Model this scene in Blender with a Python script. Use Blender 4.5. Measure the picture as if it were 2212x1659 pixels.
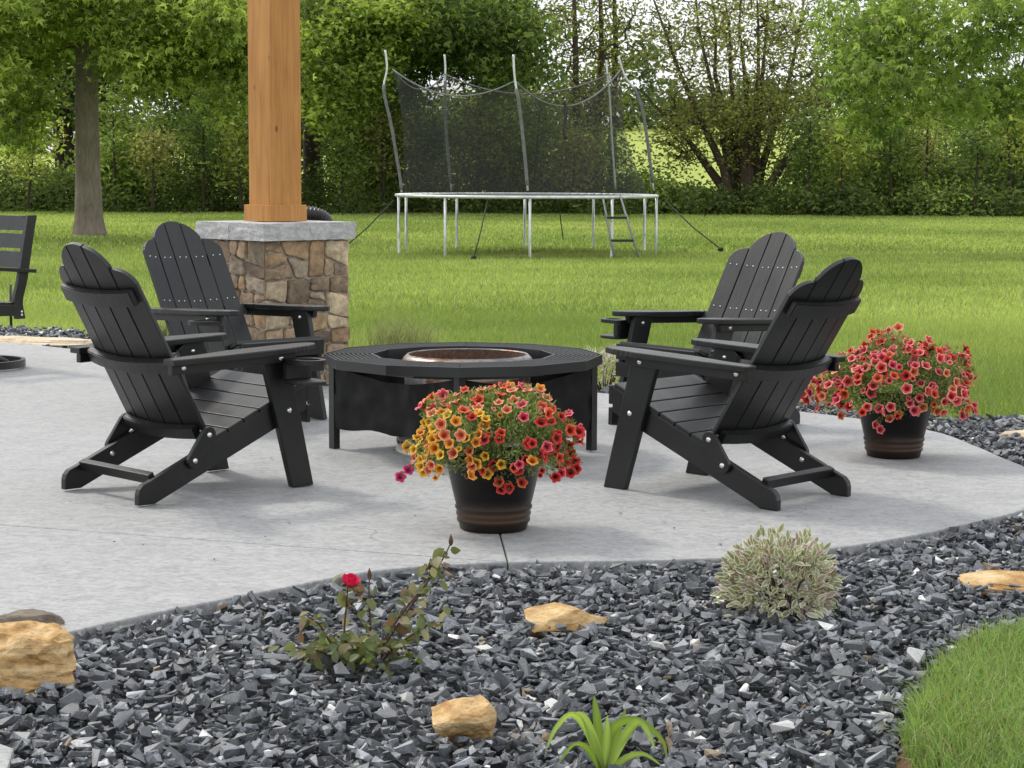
import bpy, bmesh, math, random
import numpy as np
from mathutils import Vector, Matrix, noise

# ------------------------------------------------------------------ reset
for o in list(bpy.data.objects):
    bpy.data.objects.remove(o, do_unlink=True)
scene = bpy.context.scene
COL = scene.collection
random.seed(7)
RNG = np.random.default_rng(11)
PI = math.pi
R = math.radians

# ------------------------------------------------------------------ camera
CAM_H, CAM_PITCH, CAM_ROLL, FPX = 1.2718, 0.10724, 0.0042, 4300.0   # focal length in units of a 2212 px wide frame
cam_d = bpy.data.cameras.new('camera')
cam = bpy.data.objects.new('camera', cam_d)
COL.objects.link(cam)
cam.matrix_world = Matrix.Translation((0, 0, CAM_H)) @ Matrix.Rotation(PI/2 - CAM_PITCH, 4, 'X') @ Matrix.Rotation(CAM_ROLL, 4, 'Z')
cam_d.sensor_width = 36.0
cam_d.lens = 36.0*FPX/2212.0
cam_d.clip_start = 0.1
cam_d.clip_end = 3000
scene.camera = cam

# ------------------------------------------------------------------ sky and sun
SUN_EL, SUN_AZ = R(46), R(312)          # azimuth clockwise from +Y: a veiled sun stands beyond the trees to the left
world = bpy.data.worlds.new('World')
scene.world = world
world.use_nodes = True
wn, wl = world.node_tree.nodes, world.node_tree.links
wn.clear()
w_out = wn.new('ShaderNodeOutputWorld')
w_bg = wn.new('ShaderNodeBackground'); w_bg.inputs['Strength'].default_value = 0.11
w_sky = wn.new('ShaderNodeTexSky'); w_sky.sky_type = 'NISHITA'; w_sky.sun_disc = False
w_sky.sun_elevation = SUN_EL; w_sky.sun_rotation = SUN_AZ
w_sky.air_density = 1.0; w_sky.dust_density = 2.5
w_tc = wn.new('ShaderNodeTexCoord')
w_map = wn.new('ShaderNodeMapping'); w_map.inputs['Scale'].default_value = (1, 1, 2.6)
w_no = wn.new('ShaderNodeTexNoise'); w_no.inputs['Scale'].default_value = 2.2; w_no.inputs['Detail'].default_value = 7
w_rmp = wn.new('ShaderNodeValToRGB')
w_rmp.color_ramp.elements[0].position = 0.30; w_rmp.color_ramp.elements[0].color = (.35, .35, .35, 1)
w_rmp.color_ramp.elements[1].position = 0.52; w_rmp.color_ramp.elements[1].color = (1, 1, 1, 1)
w_mix = wn.new('ShaderNodeMixRGB'); w_mix.inputs['Color2'].default_value = (13.0, 13.3, 13.8, 1)   # bright cloud cover
wl.new(w_tc.outputs['Generated'], w_map.inputs['Vector']); wl.new(w_map.outputs[0], w_no.inputs['Vector'])
wl.new(w_no.outputs['Fac'], w_rmp.inputs['Fac']); wl.new(w_rmp.outputs['Color'], w_mix.inputs['Fac'])
wl.new(w_sky.outputs[0], w_mix.inputs['Color1']); wl.new(w_mix.outputs[0], w_bg.inputs['Color'])
wl.new(w_bg.outputs[0], w_out.inputs['Surface'])

sun_d = bpy.data.lights.new('sun', 'SUN')
sun_d.energy = 2.5; sun_d.angle = R(10); sun_d.color = (1.0, .95, .86)
sun = bpy.data.objects.new('sun', sun_d); COL.objects.link(sun)
sdir = Vector((math.sin(SUN_AZ)*math.cos(SUN_EL), math.cos(SUN_AZ)*math.cos(SUN_EL), math.sin(SUN_EL)))
sun.rotation_euler = sdir.to_track_quat('Z', 'Y').to_euler()
sun.location = sdir*50

scene.view_settings.view_transform = 'Standard'
scene.view_settings.look = 'None'
scene.view_settings.gamma = 1.0
scene.view_settings.use_curve_mapping = False
scene.view_settings.exposure = 0.0

# ------------------------------------------------------------------ helpers: where things stand
def ray(px, py):
    dx, dy = px - 1106.0, py - 829.5
    c, s = math.cos(-CAM_ROLL), math.sin(-CAM_ROLL)
    dx, dy = c*dx - s*dy, s*dx + c*dy
    X, U = dx/FPX, -dy/FPX
    c, s = math.cos(CAM_PITCH), math.sin(CAM_PITCH)
    return X, c + U*s, -s + U*c
def at(px, py, Y):
    x, y, z = ray(px, py); t = Y/y
    return Vector((x*t, Y, CAM_H + z*t))
SLOPE = .0115                                   # the patio falls gently to the right
def sl(x, y=0.0):
    f = np.clip((28-np.asarray(y, float))/11, 0, 1); return -SLOPE*np.clip(x, -6, 6)*f*f*(3-2*f)
def on(px, py, z=0.0):
    """point seen at a pixel on the sloping terrace, z above it"""
    x, y, zz = ray(px, py); t = (z - CAM_H)/(zz + SLOPE*x)
    return Vector((x*t, y*t, CAM_H + zz*t))
def onf(px, py, z=0.0):
    x, y, zz = ray(px, py); t = (z - CAM_H)/zz
    return Vector((x*t, y*t, z))
def adj(pts): return [(x*CAM_H/(CAM_H - SLOPE*x), y*CAM_H/(CAM_H - SLOPE*x)) for x, y in pts]
def shear(bm):
    for v in bm.verts: v.co.z += float(sl(v.co.x, v.co.y))
    return bm

# ------------------------------------------------------------------ helpers: objects
def tag(o, label=None, cat=None, group=None, kind=None):
    if label: o['label'] = label
    if cat: o['category'] = cat
    if group: o['group'] = group
    if kind: o['kind'] = kind
    return o
def empty(name, loc=(0, 0, 0), rz=0.0):
    o = bpy.data.objects.new(name, None); COL.objects.link(o)
    o.empty_display_size = 0.1
    o.location = loc; o.rotation_euler = (0, 0, rz)
    return o
def link(name, me, mat=None, parent=None, loc=None, rot=None, scale=None):
    o = bpy.data.objects.new(name, me); COL.objects.link(o)
    if mat is not None and not me.materials: me.materials.append(mat)
    if parent is not None: o.parent = parent
    if loc is not None: o.location = loc
    if rot is not None: o.rotation_euler = rot
    if scale is not None: o.scale = scale
    return o
def smooth(me, flag=True):
    me.polygons.foreach_set('use_smooth', [flag]*len(me.polygons)); me.update()
def np_mesh(name, V, F, cols=None, smooth_=False):
    """V (n,3), F (m,k) index array; cols (n,3) per vertex colour"""
    V = np.asarray(V, np.float32); F = np.asarray(F, np.int32)
    me = bpy.data.meshes.new(name)
    m, k = F.shape
    me.vertices.add(len(V)); me.vertices.foreach_set('co', V.ravel())
    me.loops.add(m*k); me.loops.foreach_set('vertex_index', F.ravel())
    me.polygons.add(m)
    me.polygons.foreach_set('loop_start', np.arange(0, m*k, k, dtype=np.int32))
    me.polygons.foreach_set('loop_total', np.full(m, k, np.int32))
    me.polygons.foreach_set('use_smooth', np.full(m, bool(smooth_)))
    me.update(calc_edges=True)
    if cols is not None:
        a = me.color_attributes.new('Col', 'FLOAT_COLOR', 'POINT')
        c4 = np.ones((len(V), 4), np.float32); c4[:, :3] = cols
        a.data.foreach_set('color', c4.ravel())
    return me
def bm_mesh(name, bm, sm=False):
    me = bpy.data.meshes.new(name); bm.normal_update(); bm.to_mesh(me); bm.free()
    if sm: smooth(me)
    return me
AX_SIDE = Matrix(((0, 0, 1, 0), (1, 0, 0, 0), (0, 1, 0, 0), (0, 0, 0, 1)))   # (a,b,t) -> y=a, z=b, x=t
def prism(pts, t0, t1, M=None, bevel=0.003, seg=2):
    """polygon pts in local XY extruded from z=t0 to t1, bevelled, then transformed by M"""
    bm = bmesh.new()
    lo = [bm.verts.new((x, y, t0)) for x, y in pts]
    hi = [bm.verts.new((x, y, t1)) for x, y in pts]
    n = len(pts)
    bm.faces.new(lo[::-1]); bm.faces.new(hi)
    for i in range(n):
        bm.faces.new((lo[i], lo[(i+1) % n], hi[(i+1) % n], hi[i]))
    bmesh.ops.recalc_face_normals(bm, faces=bm.faces)
    if bevel:
        bmesh.ops.bevel(bm, geom=[e for e in bm.edges if e.calc_face_angle(0) > .5], offset=bevel, segments=seg, affect='EDGES', profile=.6)
    if M is not None: bm.transform(M)
    return bm
def box_pts(x0, x1, y0, y1): return [(x0, y0), (x1, y0), (x1, y1), (x0, y1)]
def tube_arrays(path, rad, n=8, cap=True):
    P = [Vector(p) for p in path]; rad = rad if hasattr(rad, '__len__') else [rad]*len(P)
    V, F = [], []
    up = None
    for i, p in enumerate(P):
        d = (P[min(i+1, len(P)-1)] - P[max(i-1, 0)]).normalized()
        if up is None:
            up = Vector((0, 0, 1)) if abs(d.z) < .9 else Vector((1, 0, 0))
        a = d.cross(up).normalized(); b = a.cross(d).normalized(); up = b
        for k in range(n):
            t = 2*PI*k/n
            V.append(p + (a*math.cos(t) + b*math.sin(t))*rad[i])
    for i in range(len(P)-1):
        for k in range(n):
            F.append((i*n+k, i*n+(k+1) % n, (i+1)*n+(k+1) % n, (i+1)*n+k))
    return V, F
def tube_bm(paths, rad, n=8, bm=None):
    bm = bm or bmesh.new()
    for p in paths:
        V, F = tube_arrays(p, rad, n)
        vs = [bm.verts.new(v) for v in V]
        for f in F: bm.faces.new([vs[i] for i in f])
        bm.faces.new(vs[:n][::-1]); bm.faces.new(vs[-n:])
    return bm
def tube(name, path, rad, mat, parent=None, n=8):
    me = bm_mesh(name, tube_bm([path], rad, n), True)
    return link(name, me, mat, parent)
def lathe_mesh(name, prof, n=48, close=False):
    V, F = [], []
    for r, z in prof:
        for k in range(n):
            t = 2*PI*k/n; V.append((r*math.cos(t), r*math.sin(t), z))
    for i in range(len(prof)-1):
        for k in range(n):
            F.append((i*n+k, i*n+(k+1) % n, (i+1)*n+(k+1) % n, (i+1)*n+k))
    return np_mesh(name, V, F, smooth_=True)
def in_poly(P, poly):
    x, y = P[:, 0], P[:, 1]; inside = np.zeros(len(P), bool)
    n = len(poly)
    for i in range(n):
        x1, y1 = poly[i]; x2, y2 = poly[(i+1) % n]
        c = ((y1 > y) != (y2 > y)) & (x < (x2-x1)*(y-y1)/((y2-y1) if y2 != y1 else 1e-9) + x1)
        inside ^= c
    return inside
def seg_dist(P, poly, closed=True):
    d = np.full(len(P), 1e9)
    n = len(poly)
    for i in range(n if closed else n-1):
        a = np.array(poly[i]); b = np.array(poly[(i+1) % n]); ab = b-a
        t = np.clip(((P[:, :2]-a) @ ab)/(ab @ ab + 1e-12), 0, 1)
        d = np.minimum(d, np.linalg.norm(P[:, :2]-(a + t[:, None]*ab), axis=1))
    return d
def spline(pts, n=6):
    """Catmull-Rom through 2D/3D points"""
    P = [np.array(p, float) for p in pts]; out = []
    for i in range(len(P)-1):
        p0, p1, p2, p3 = P[max(i-1, 0)], P[i], P[i+1], P[min(i+2, len(P)-1)]
        for k in range(n):
            t = k/n
            out.append(.5*((2*p1) + (-p0+p2)*t + (2*p0-5*p1+4*p2-p3)*t*t + (-p0+3*p1-3*p2+p3)*t**3))
    out.append(P[-1]); return out

# ------------------------------------------------------------------ materials
class NT:
    def __init__(s, name):
        s.m = bpy.data.materials.new(name); s.m.use_nodes = True
        s.n, s.l = s.m.node_tree.nodes, s.m.node_tree.links
        s.b = s.n['Principled BSDF']; s.out = s.n['Material Output']
    def new(s, t, **kw):
        x = s.n.new(t)
        for k, v in kw.items():
            if k in x.inputs: x.inputs[k].default_value = v
            else: setattr(x, k, v)
        return x
    def coord(s, kind='Object', scale=(1, 1, 1)):
        t = s.new('ShaderNodeTexCoord'); mp = s.new('ShaderNodeMapping'); mp.inputs['Scale'].default_value = scale
        s.l.new(t.outputs[kind], mp.inputs['Vector']); return mp.outputs[0]
    def noise(s, vec, scale, detail=4, rough=.55, dist=0.0):
        x = s.new('ShaderNodeTexNoise'); x.inputs['Scale'].default_value = scale; x.inputs['Detail'].default_value = detail
        x.inputs['Roughness'].default_value = rough; x.inputs['Distortion'].default_value = dist
        s.l.new(vec, x.inputs['Vector']); return x.outputs['Fac']
    def ramp(s, fac, stops):
        x = s.new('ShaderNodeValToRGB'); el = x.color_ramp.elements
        while len(el) < len(stops): el.new(.5)
        for e, (p, c) in zip(el, stops):
            e.position = p; e.color = tuple(c)+(1,) if len(c) == 3 else c
        s.l.new(fac, x.inputs['Fac']); return x.outputs['Color']
    def mix(s, fac, a, b, mode='MIX'):
        x = s.new('ShaderNodeMixRGB', blend_type=mode)
        for k, v in (('Fac', fac), ('Color1', a), ('Color2', b)):
            if hasattr(v, 'links'): s.l.new(v, x.inputs[k])
            else: x.inputs[k].default_value = v if k == 'Fac' else tuple(v)+(1,)
        return x.outputs[0]
    def bump(s, h, strength, dist):
        x = s.new('ShaderNodeBump'); x.inputs['Strength'].default_value = strength; x.inputs['Distance'].default_value = dist
        s.l.new(h, x.inputs['Height']); s.l.new(x.outputs[0], s.b.inputs['Normal']); return x
    def set(s, **kw):
        names = dict(color='Base Color', rough='Roughness', spec='Specular IOR Level', metal='Metallic')
        for k, v in kw.items():
            i = s.b.inputs[names[k]]
            if hasattr(v, 'links'): s.l.new(v, i)
            else: i.default_value = tuple(v)+(1,) if k == 'color' else v
        return s
def g3(v): return (v, v, v)
M = {}
def simple(name, color, rough=.6, spec=.5, metal=0.0):
    t = NT(name).set(color=color, rough=rough, spec=spec, metal=metal); M[name] = t.m; return t

# black poly-lumber with an embossed wood grain
t = NT('black_lumber'); M['lumber'] = t.m
v = t.coord('Object', (1, 1, 1))
ori = t.new('ShaderNodeTexCoord')
nz = t.noise(v, 6, 3); big = t.noise(v, 3.0, 3)
wv = t.new('ShaderNodeTexWave', wave_type='BANDS', bands_direction='X'); wv.inputs['Scale'].default_value = 60; wv.inputs['Distortion'].default_value = 7; wv.inputs['Detail'].default_value = 3; wv.inputs['Detail Scale'].default_value = .6
mpw = t.coord('Object', (1, .06, .06)); t.l.new(mpw, wv.inputs['Vector'])
dust = t.ramp(t.noise(v, 14, 6, .7), [(.52, g3(0)), (.8, g3(.5))])
t.set(color=t.mix(dust, t.ramp(big, [(.3, (.003, .003, .0034)), (.75, (.006, .006, .0065))]), (.022, .021, .02)), rough=t.ramp(nz, [(.3, g3(.32)), (.8, g3(.46))]), spec=.54)
t.bump(wv.outputs['Fac'], .45, .0018)
simple('black_steel', (.011, .011, .012), .36, .6)
simple('table_metal_lit', (.026, .027, .028), .38, .6)  # black_steel paled for the top panels: sky light put into the colour
simple('bolt_steel', (.75, .74, .71), .28, .5, 1.0)
simple('screw_steel', (.85, .85, .84), .35, .5, .6)
simple('hole_shade_peg_black', (.008, .008, .008), .8)  # plain black of the rope pegs, and painted shade for the vent holes

# stamped concrete
t = NT('concrete'); M['concrete'] = t.m
v = t.coord('Object'); v2 = t.coord('Object', (1.0, 1.5, 1))
a = t.noise(v2, 3.2, 8, .62, .5); b_ = t.noise(v2, 55, 6, .75); c_ = t.noise(v2, 19, 6, .68, 1.2)
col = t.ramp(a, [(.28, (.225, .229, .233)), (.50, (.285, .288, .29)), (.72, (.35, .349, .342))])
col = t.mix(.55, col, t.ramp(c_, [(.39, (.175, .179, .185)), (.57, (.42, .418, .41))]))
col = t.mix(.30, col, t.ramp(b_, [(.34, g3(.18)), (.66, g3(.50))]))
vor = t.new('ShaderNodeTexVoronoi', feature='DISTANCE_TO_EDGE'); vor.inputs['Scale'].default_value = 1.15
wv_ = t.new('ShaderNodeTexNoise'); wv_.inputs['Scale'].default_value = 3; wv_.inputs['Detail'].default_value = 6; t.l.new(v, wv_.inputs['Vector'])
vm = t.mix(.22, v, wv_.outputs['Color'], 'ADD'); t.l.new(vm, vor.inputs['Vector'])
crack = t.ramp(vor.outputs['Distance'], [(.0, g3(0)), (.006, g3(1))])
gate = t.ramp(t.noise(v, 1.7, 3), [(.36, g3(0)), (.42, g3(1))])
crk = t.mix(1.0, crack, gate, 'LIGHTEN')
col = t.mix(1.0, col, t.mix(.30, g3(1), crk), 'MULTIPLY')
t.set(color=col, rough=t.ramp(c_, [(.3, g3(.55)), (.7, g3(.75))]), spec=.35)
hh = t.mix(.5, a, c_); hh = t.mix(.2, hh, b_); hh = t.mix(.35, hh, crk, 'MULTIPLY')
t.bump(hh, .6, .015)

# slate gravel, colour per stone in the attribute, veins in the material
def stone_mat(name, objinfo=False):
    t = NT(name)
    at_ = t.new('ShaderNodeAttribute', attribute_name='Col')
    v = t.coord('Object')
    if objinfo:
        oi = t.new('ShaderNodeObjectInfo'); add = t.new('ShaderNodeVectorMath', operation='ADD')
        cmb = t.new('ShaderNodeCombineXYZ'); ml = t.new('ShaderNodeMath', operation='MULTIPLY'); ml.inputs[1].default_value = 37.0
        t.l.new(oi.outputs['Random'], ml.inputs[0]); t.l.new(ml.outputs[0], cmb.inputs[0]); t.l.new(ml.outputs[0], cmb.inputs[1])
        t.l.new(v, add.inputs[0]); t.l.new(cmb.outputs[0], add.inputs[1]); v = add.outputs[0]
        base = t.ramp(oi.outputs['Random'], [(0, (.08, .085, .092)), (.25, (.12, .127, .136)), (.5, (.062, .066, .072)), (.75, (.16, .168, .178)), (.93, (.095, .10, .108)), (.94, (.5, .5, .48))])
    else:
        base = at_.outputs['Color']
    n1 = t.noise(v, 45, 5, .7, .6)
    n2 = t.noise(v, 20, 3, .6, 1.5)
    vein = t.ramp(n2, [(.488, g3(0)), (.5, g3(1)), (.512, g3(0))])
    gate = t.ramp(t.noise(v, 9, 2), [(.42, g3(0)), (.55, g3(1))])
    vf = t.mix(1.0, vein, gate, 'MULTIPLY')
    col = t.mix(1.0, base, t.ramp(n1, [(.25, g3(.45)), (.5, g3(1)), (.8, g3(1.7))]), 'MULTIPLY')
    sep = t.new('ShaderNodeRGBToBW'); t.l.new(vf, sep.inputs[0])
    sc = t.new('ShaderNodeMath', operation='MULTIPLY'); sc.inputs[1].default_value = .75; t.l.new(sep.outputs[0], sc.inputs[0])
    col = t.mix(sc.outputs[0], col, (.5, .5, .49))
    pw = t.ramp(t.noise(v, 13, 4, .7), [(.66, g3(0)), (.70, g3(1))]); col = t.mix(pw, col, (.55, .55, .53))
    t.set(color=col, rough=.5, spec=.5)
    t.bump(t.mix(.5, n1, t.noise(v, 110, 4, .7)), .5, .005)
    M[name] = t.m
stone_mat('gravel'); stone_mat('gravel_single', True)

t = NT('tan_rock'); M['tan_rock'] = t.m
v = t.coord('Object'); vz = t.coord('Object', (1, 1, 3.5))
n1 = t.noise(vz, 7, 6, .65, .6); n2 = t.noise(v, 38, 5, .7)
col = t.ramp(n1, [(.28, (.26, .13, .045)), (.43, (.44, .26, .10)), (.56, (.60, .42, .21)), (.72, (.70, .58, .40))])
col = t.mix(1.0, col, t.ramp(n2, [(.2, g3(.6)), (.6, g3(1.05))]), 'MULTIPLY')
t.set(color=col, rough=.8, spec=.25); t.bump(t.mix(.5, n1, n2), .9, .02)
t = NT('grey_rock'); M['grey_rock'] = t.m
v = t.coord('Object'); n1 = t.noise(v, 12, 6, .7, .5)
t.set(color=t.ramp(n1, [(.3, (.10, .085, .07)), (.55, (.2, .165, .13)), (.75, (.30, .26, .22))]), rough=.85, spec=.25); t.bump(n1, .6, .01)
t = NT('cream_rock'); M['cream_rock'] = t.m
v = t.coord('Object'); n1 = t.noise(v, 9, 6, .7, .5)
t.set(color=t.ramp(n1, [(.3, (.34, .25, .15)), (.5, (.56, .46, .32)), (.75, (.68, .6, .48))]), rough=.85, spec=.25); t.bump(n1, .5, .01)

# column stones: colour by object
t = NT('field_stone'); M['field_stone'] = t.m
oi = t.new('ShaderNodeObjectInfo'); v0 = t.coord('Object')
cmb = t.new('ShaderNodeCombineXYZ'); ml = t.new('ShaderNodeMath', operation='MULTIPLY'); ml.inputs[1].default_value = 53.0
t.l.new(oi.outputs['Random'], ml.inputs[0]); t.l.new(ml.outputs[0], cmb.inputs[0]); t.l.new(ml.outputs[0], cmb.inputs[2])
add = t.new('ShaderNodeVectorMath', operation='ADD'); t.l.new(v0, add.inputs[0]); t.l.new(cmb.outputs[0], add.inputs[1]); v = add.outputs[0]
base = t.ramp(oi.outputs['Random'], [(0, (.29, .21, .135)), (.14, (.095, .072, .056)), (.28, (.38, .28, .18)), (.42, (.18, .135, .095)), (.55, (.52, .42, .28)), (.68, (.14, .108, .08)), (.8, (.42, .28, .15)), (.92, (.28, .23, .17))])
t.n[-1] if False else None
n1 = t.noise(v, 9, 5, .65, .8); n2 = t.noise(v, 45, 5, .7)
col = t.mix(1.0, base, t.ramp(n1, [(.3, (.55, .52, .5)), (.5, (1, 1, 1)), (.7, (1.55, 1.5, 1.4))]), 'MULTIPLY')
col = t.mix(1.0, col, t.ramp(n2, [(.25, g3(.65)), (.65, g3(1.15))]), 'MULTIPLY')
t.set(color=col, rough=.8, spec=.3); t.bump(t.mix(.5, n1, n2), .7, .01)
t = NT('mortar'); M['mortar'] = t.m
v = t.coord('Object'); n1 = t.noise(v, 60, 5, .7)
t.set(color=t.ramp(n1, [(.3, (.30, .255, .195)), (.7, (.46, .40, .32))]), rough=.9, spec=.2); t.bump(n1, .6, .006)
t = NT('cap_stone'); M['cap_stone'] = t.m
v = t.coord('Object'); n1 = t.noise(v, 14, 6, .68, 1.0); n2 = t.noise(v, 70, 4, .7)
col = t.ramp(n1, [(.3, (.27, .265, .26)), (.5, (.42, .415, .40)), (.7, (.56, .55, .53))])
col = t.mix(.3, col, t.ramp(n2, [(.3, g3(.25)), (.7, g3(.6))]))
t.set(color=col, rough=.85, spec=.25); t.bump(n1, .7, .014)

# cedar
t = NT('cedar'); M['cedar'] = t.m
v = t.coord('Object', (1, 1, .05)); n1 = t.noise(v, 38, 6, .65, .6); vb = t.coord('Object', (1, 1, .3)); n2 = t.noise(vb, 5, 4, .6, .5); n3 = t.noise(t.coord('Object', (1, 1, .2)), 160, 3, .6)
col = t.ramp(n1, [(.25, (.17, .062, .014)), (.40, (.36, .155, .038)), (.60, (.50, .24, .066)), (.8, (.30, .12, .026))])
col = t.mix(.35, col, t.ramp(n2, [(.3, (.34, .14, .03)), (.7, (.60, .31, .10))]))
vk = t.new('ShaderNodeTexVoronoi'); vk.inputs['Scale'].default_value = 3.6; t.l.new(t.coord('Object', (1.4, 1.4, .8)), vk.inputs['Vector'])
kn = t.ramp(vk.outputs['Distance'], [(.0, g3(.28)), (.035, g3(.42)), (.07, g3(1))])
col = t.mix(1.0, col, kn, 'MULTIPLY')
t.set(color=col, rough=.62, spec=.35); t.bump(t.mix(.5, n1, n3), .6, .004)

# ground and lawns
def green_ground(name, c0, c1, c2, scale):
    t = NT(name); v = t.coord('Object'); n1 = t.noise(v, scale, 6, .65); n2 = t.noise(v, 40, 4, .7)
    col = t.ramp(n1, [(.3, c0), (.5, c1), (.7, c2)])
    col = t.mix(1.0, col, t.ramp(n2, [(.25, g3(.6)), (.7, g3(1.25))]), 'MULTIPLY')
    t.set(color=col, rough=.95, spec=.1); t.bump(n2, .7, .03); M[name] = t.m
green_ground('lawn_soil', (.11, .165, .036), (.15, .21, .05), (.19, .26, .066), .8)
green_ground('meadow', (.27, .33, .075), (.33, .39, .095), (.39, .44, .12), .05)
t = NT('soil'); M['soil'] = t.m
v = t.coord('Object'); n1 = t.noise(v, 25, 6, .7)
t.set(color=t.ramp(n1, [(.3, (.07, .045, .025)), (.7, (.24, .17, .10))]), rough=.95, spec=.1); t.bump(n1, .8, .02)
simple('bed_base', (.03, .032, .036), .9, .2)

# leaves, blades and petals: colour per piece in the attribute, thin and translucent
def leaf_mat(name, trans=.35, rough=.5, spec=.35):
    t = NT(name); a = t.new('ShaderNodeAttribute', attribute_name='Col')
    t.l.new(a.outputs['Color'], t.b.inputs['Base Color']); t.b.inputs['Roughness'].default_value = rough; t.b.inputs['Specular IOR Level'].default_value = spec
    tr = t.new('ShaderNodeBsdfTranslucent'); br = t.mix(1.0, a.outputs['Color'], (1.25, 1.3, .8), 'MULTIPLY'); t.l.new(br, tr.inputs['Color'])
    mx = t.new('ShaderNodeMixShader'); mx.inputs[0].default_value = trans
    t.l.new(t.b.outputs[0], mx.inputs[1]); t.l.new(tr.outputs[0], mx.inputs[2]); t.l.new(mx.outputs[0], t.out.inputs['Surface'])
    M[name] = t.m
leaf_mat('leaf', .45); leaf_mat('blade', .4, .5, .3); leaf_mat('petal', .2, .55, .25)
def bark_mat(name, c0, c1):
    t = NT(name); v = t.coord('Object', (1, 1, .22)); n1 = t.noise(v, 18, 6, .7, .5); n2 = t.noise(t.coord('Object'), 2.2, 4)
    col = t.mix(.4, t.ramp(n1, [(.3, c0), (.7, c1)]), t.ramp(n2, [(.3, c0), (.7, c1)]))
    t.set(color=col, rough=.9, spec=.2); t.bump(n1, .9, .03); M[name] = t.m
bark_mat('bark', (.11, .09, .07), (.33, .28, .22)); bark_mat('bark_dark', (.03, .024, .018), (.085, .065, .05)); bark_mat('bark_brown', (.05, .036, .026), (.125, .09, .066))

# metals and cloth
t = NT('galvanised'); M['galvanised'] = t.m
n1 = t.noise(t.coord('Object'), 9, 4); t.set(color=t.ramp(n1, [(.3, (.48, .5, .48)), (.7, (.70, .71, .69))]), rough=.42, metal=.55)
t = NT('foam_grey'); M['foam_grey'] = t.m
n1 = t.noise(t.coord('Object'), 14, 4); t.set(color=t.ramp(n1, [(.3, (.10, .10, .10)), (.7, (.19, .19, .185))]), rough=.7)
t = NT('netting'); M['netting'] = t.m
tp = t.new('ShaderNodeBsdfTransparent'); mx = t.new('ShaderNodeMixShader'); t.set(color=(.05, .05, .048), rough=.8, spec=.2)
nn = t.noise(t.coord('Object', (1, 1, .4)), 1.6, 3)
fac = t.ramp(nn, [(.3, g3(.25)), (.7, g3(.37))]); t.l.new(fac, mx.inputs[0])
t.l.new(tp.outputs[0], mx.inputs[1]); t.l.new(t.b.outputs[0], mx.inputs[2]); t.l.new(mx.outputs[0], t.out.inputs['Surface'])
t = NT('heated_steel'); M['heated_steel'] = t.m
v = t.coord('Object', (1, 1, 2)); n1 = t.noise(v, 6, 5, .6, .5); n2 = t.noise(t.coord('Object'), 60, 4, .7)
col = t.ramp(n1, [(.25, (.05, .03, .02)), (.42, (.13, .07, .042)), (.52, (.28, .23, .2)), (.6, (.13, .15, .17)), (.75, (.17, .105, .065))])
t.set(color=col, rough=t.ramp(n2, [(.3, g3(.3)), (.7, g3(.5))]), metal=.85)
t = NT('burnt_steel'); M['burnt_steel'] = t.m
n2 = t.noise(t.coord('Object'), 70, 5, .75); t.set(color=t.ramp(n2, [(.3, (.05, .025, .014)), (.55, (.12, .065, .04)), (.75, (.22, .15, .11))]), rough=.75, metal=.35)
t = NT('brushed_steel'); M['brushed_steel'] = t.m
n1 = t.noise(t.coord('Object', (1, 1, .1)), 30, 4); t.set(color=t.ramp(n1, [(.3, (.42, .39, .35)), (.7, (.62, .60, .56))]), rough=.38, metal=.85)
t = NT('skirt_cloth'); M['skirt_cloth'] = t.m
t.set(color=(.004, .004, .0045), rough=.55, spec=.25); t.bump(t.noise(t.coord('Object', (1, 1, .6)), 5, 3, .5, .6), .15, .03)
t = NT('pot_glaze'); M['pot_glaze'] = t.m
v = t.coord('Object'); n1 = t.noise(v, 7, 5, .6)
sep = t.new('ShaderNodeSeparateXYZ'); t.l.new(v, sep.inputs[0])
band = t.ramp(sep.outputs['Z'], [(.0, (.010, .007, .006)), (.028, (.030, .017, .011)), (.05, (.085, .048, .030)), (.085, (.030, .018, .013)), (.12, (.006, .005, .005)), (.22, (.006, .005, .005)), (.245, (.055, .03, .02)), (.27, (.016, .011, .009))])
t.set(color=t.mix(.25, band, t.ramp(n1, [(.35, (.004, .0035, .0035)), (.7, (.016, .011, .009))])), rough=.34, spec=.22)
simple('potting_soil', (.02, .014, .01), .95, .1)
simple('dull_steel', (.20, .21, .20), .5, .5, .3)
simple('black_plastic', (.012, .013, .014), .38)
simple('rope', (.055, .06, .045), .9, .2)
simple('stem_green', (.11, .14, .04), .6, .3)
simple('stem_brown', (.09, .05, .035), .7, .3)

# ------------------------------------------------------------------ ground plan
patio_front = [(-4.2, 1.6), (-2.6, 3.4), (-1.75, 4.62), (-1.36, 5.19), (-1.06, 5.59), (-.83, 5.84), (-.65, 6.03), (-.5, 6.19), (-.31, 6.31), (-.04, 6.39), (.3, 6.42), (.6, 6.46), (.84, 6.53), (1.09, 6.66), (1.37, 6.87), (1.68, 7.17), (1.94, 7.45), (2.16, 7.85), (2.24, 8.2), (2.23, 8.55), (2.2, 8.8), (2.16, 9.25), (2.05, 9.80), (1.56, 10.49), (.59, 11.30), (-.4, 12.0), (-1.5, 12.75), (-2.43, 13.4), (-2.99, 13.9), (-3.76, 14.58), (-5.2, 15.6), (-7.5, 16.6)]
patio_front = adj(patio_front)
patio_poly = [tuple(p) for p in spline(patio_front, 4)] + [(-9, 10), (-8, 1.6)]
lawn_edge = [(9, 9.4), (4.4, 10.0), (3.4, 10.25), (2.71, 10.45), (2.22, 10.60), (1.64, 11.06), (.6, 12.0), (-.8, 13.2), (-2.2, 14.6), (-3.48, 15.93), (-4.19, 16.22), (-6.2, 16.9), (-12, 18.5)]
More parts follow.
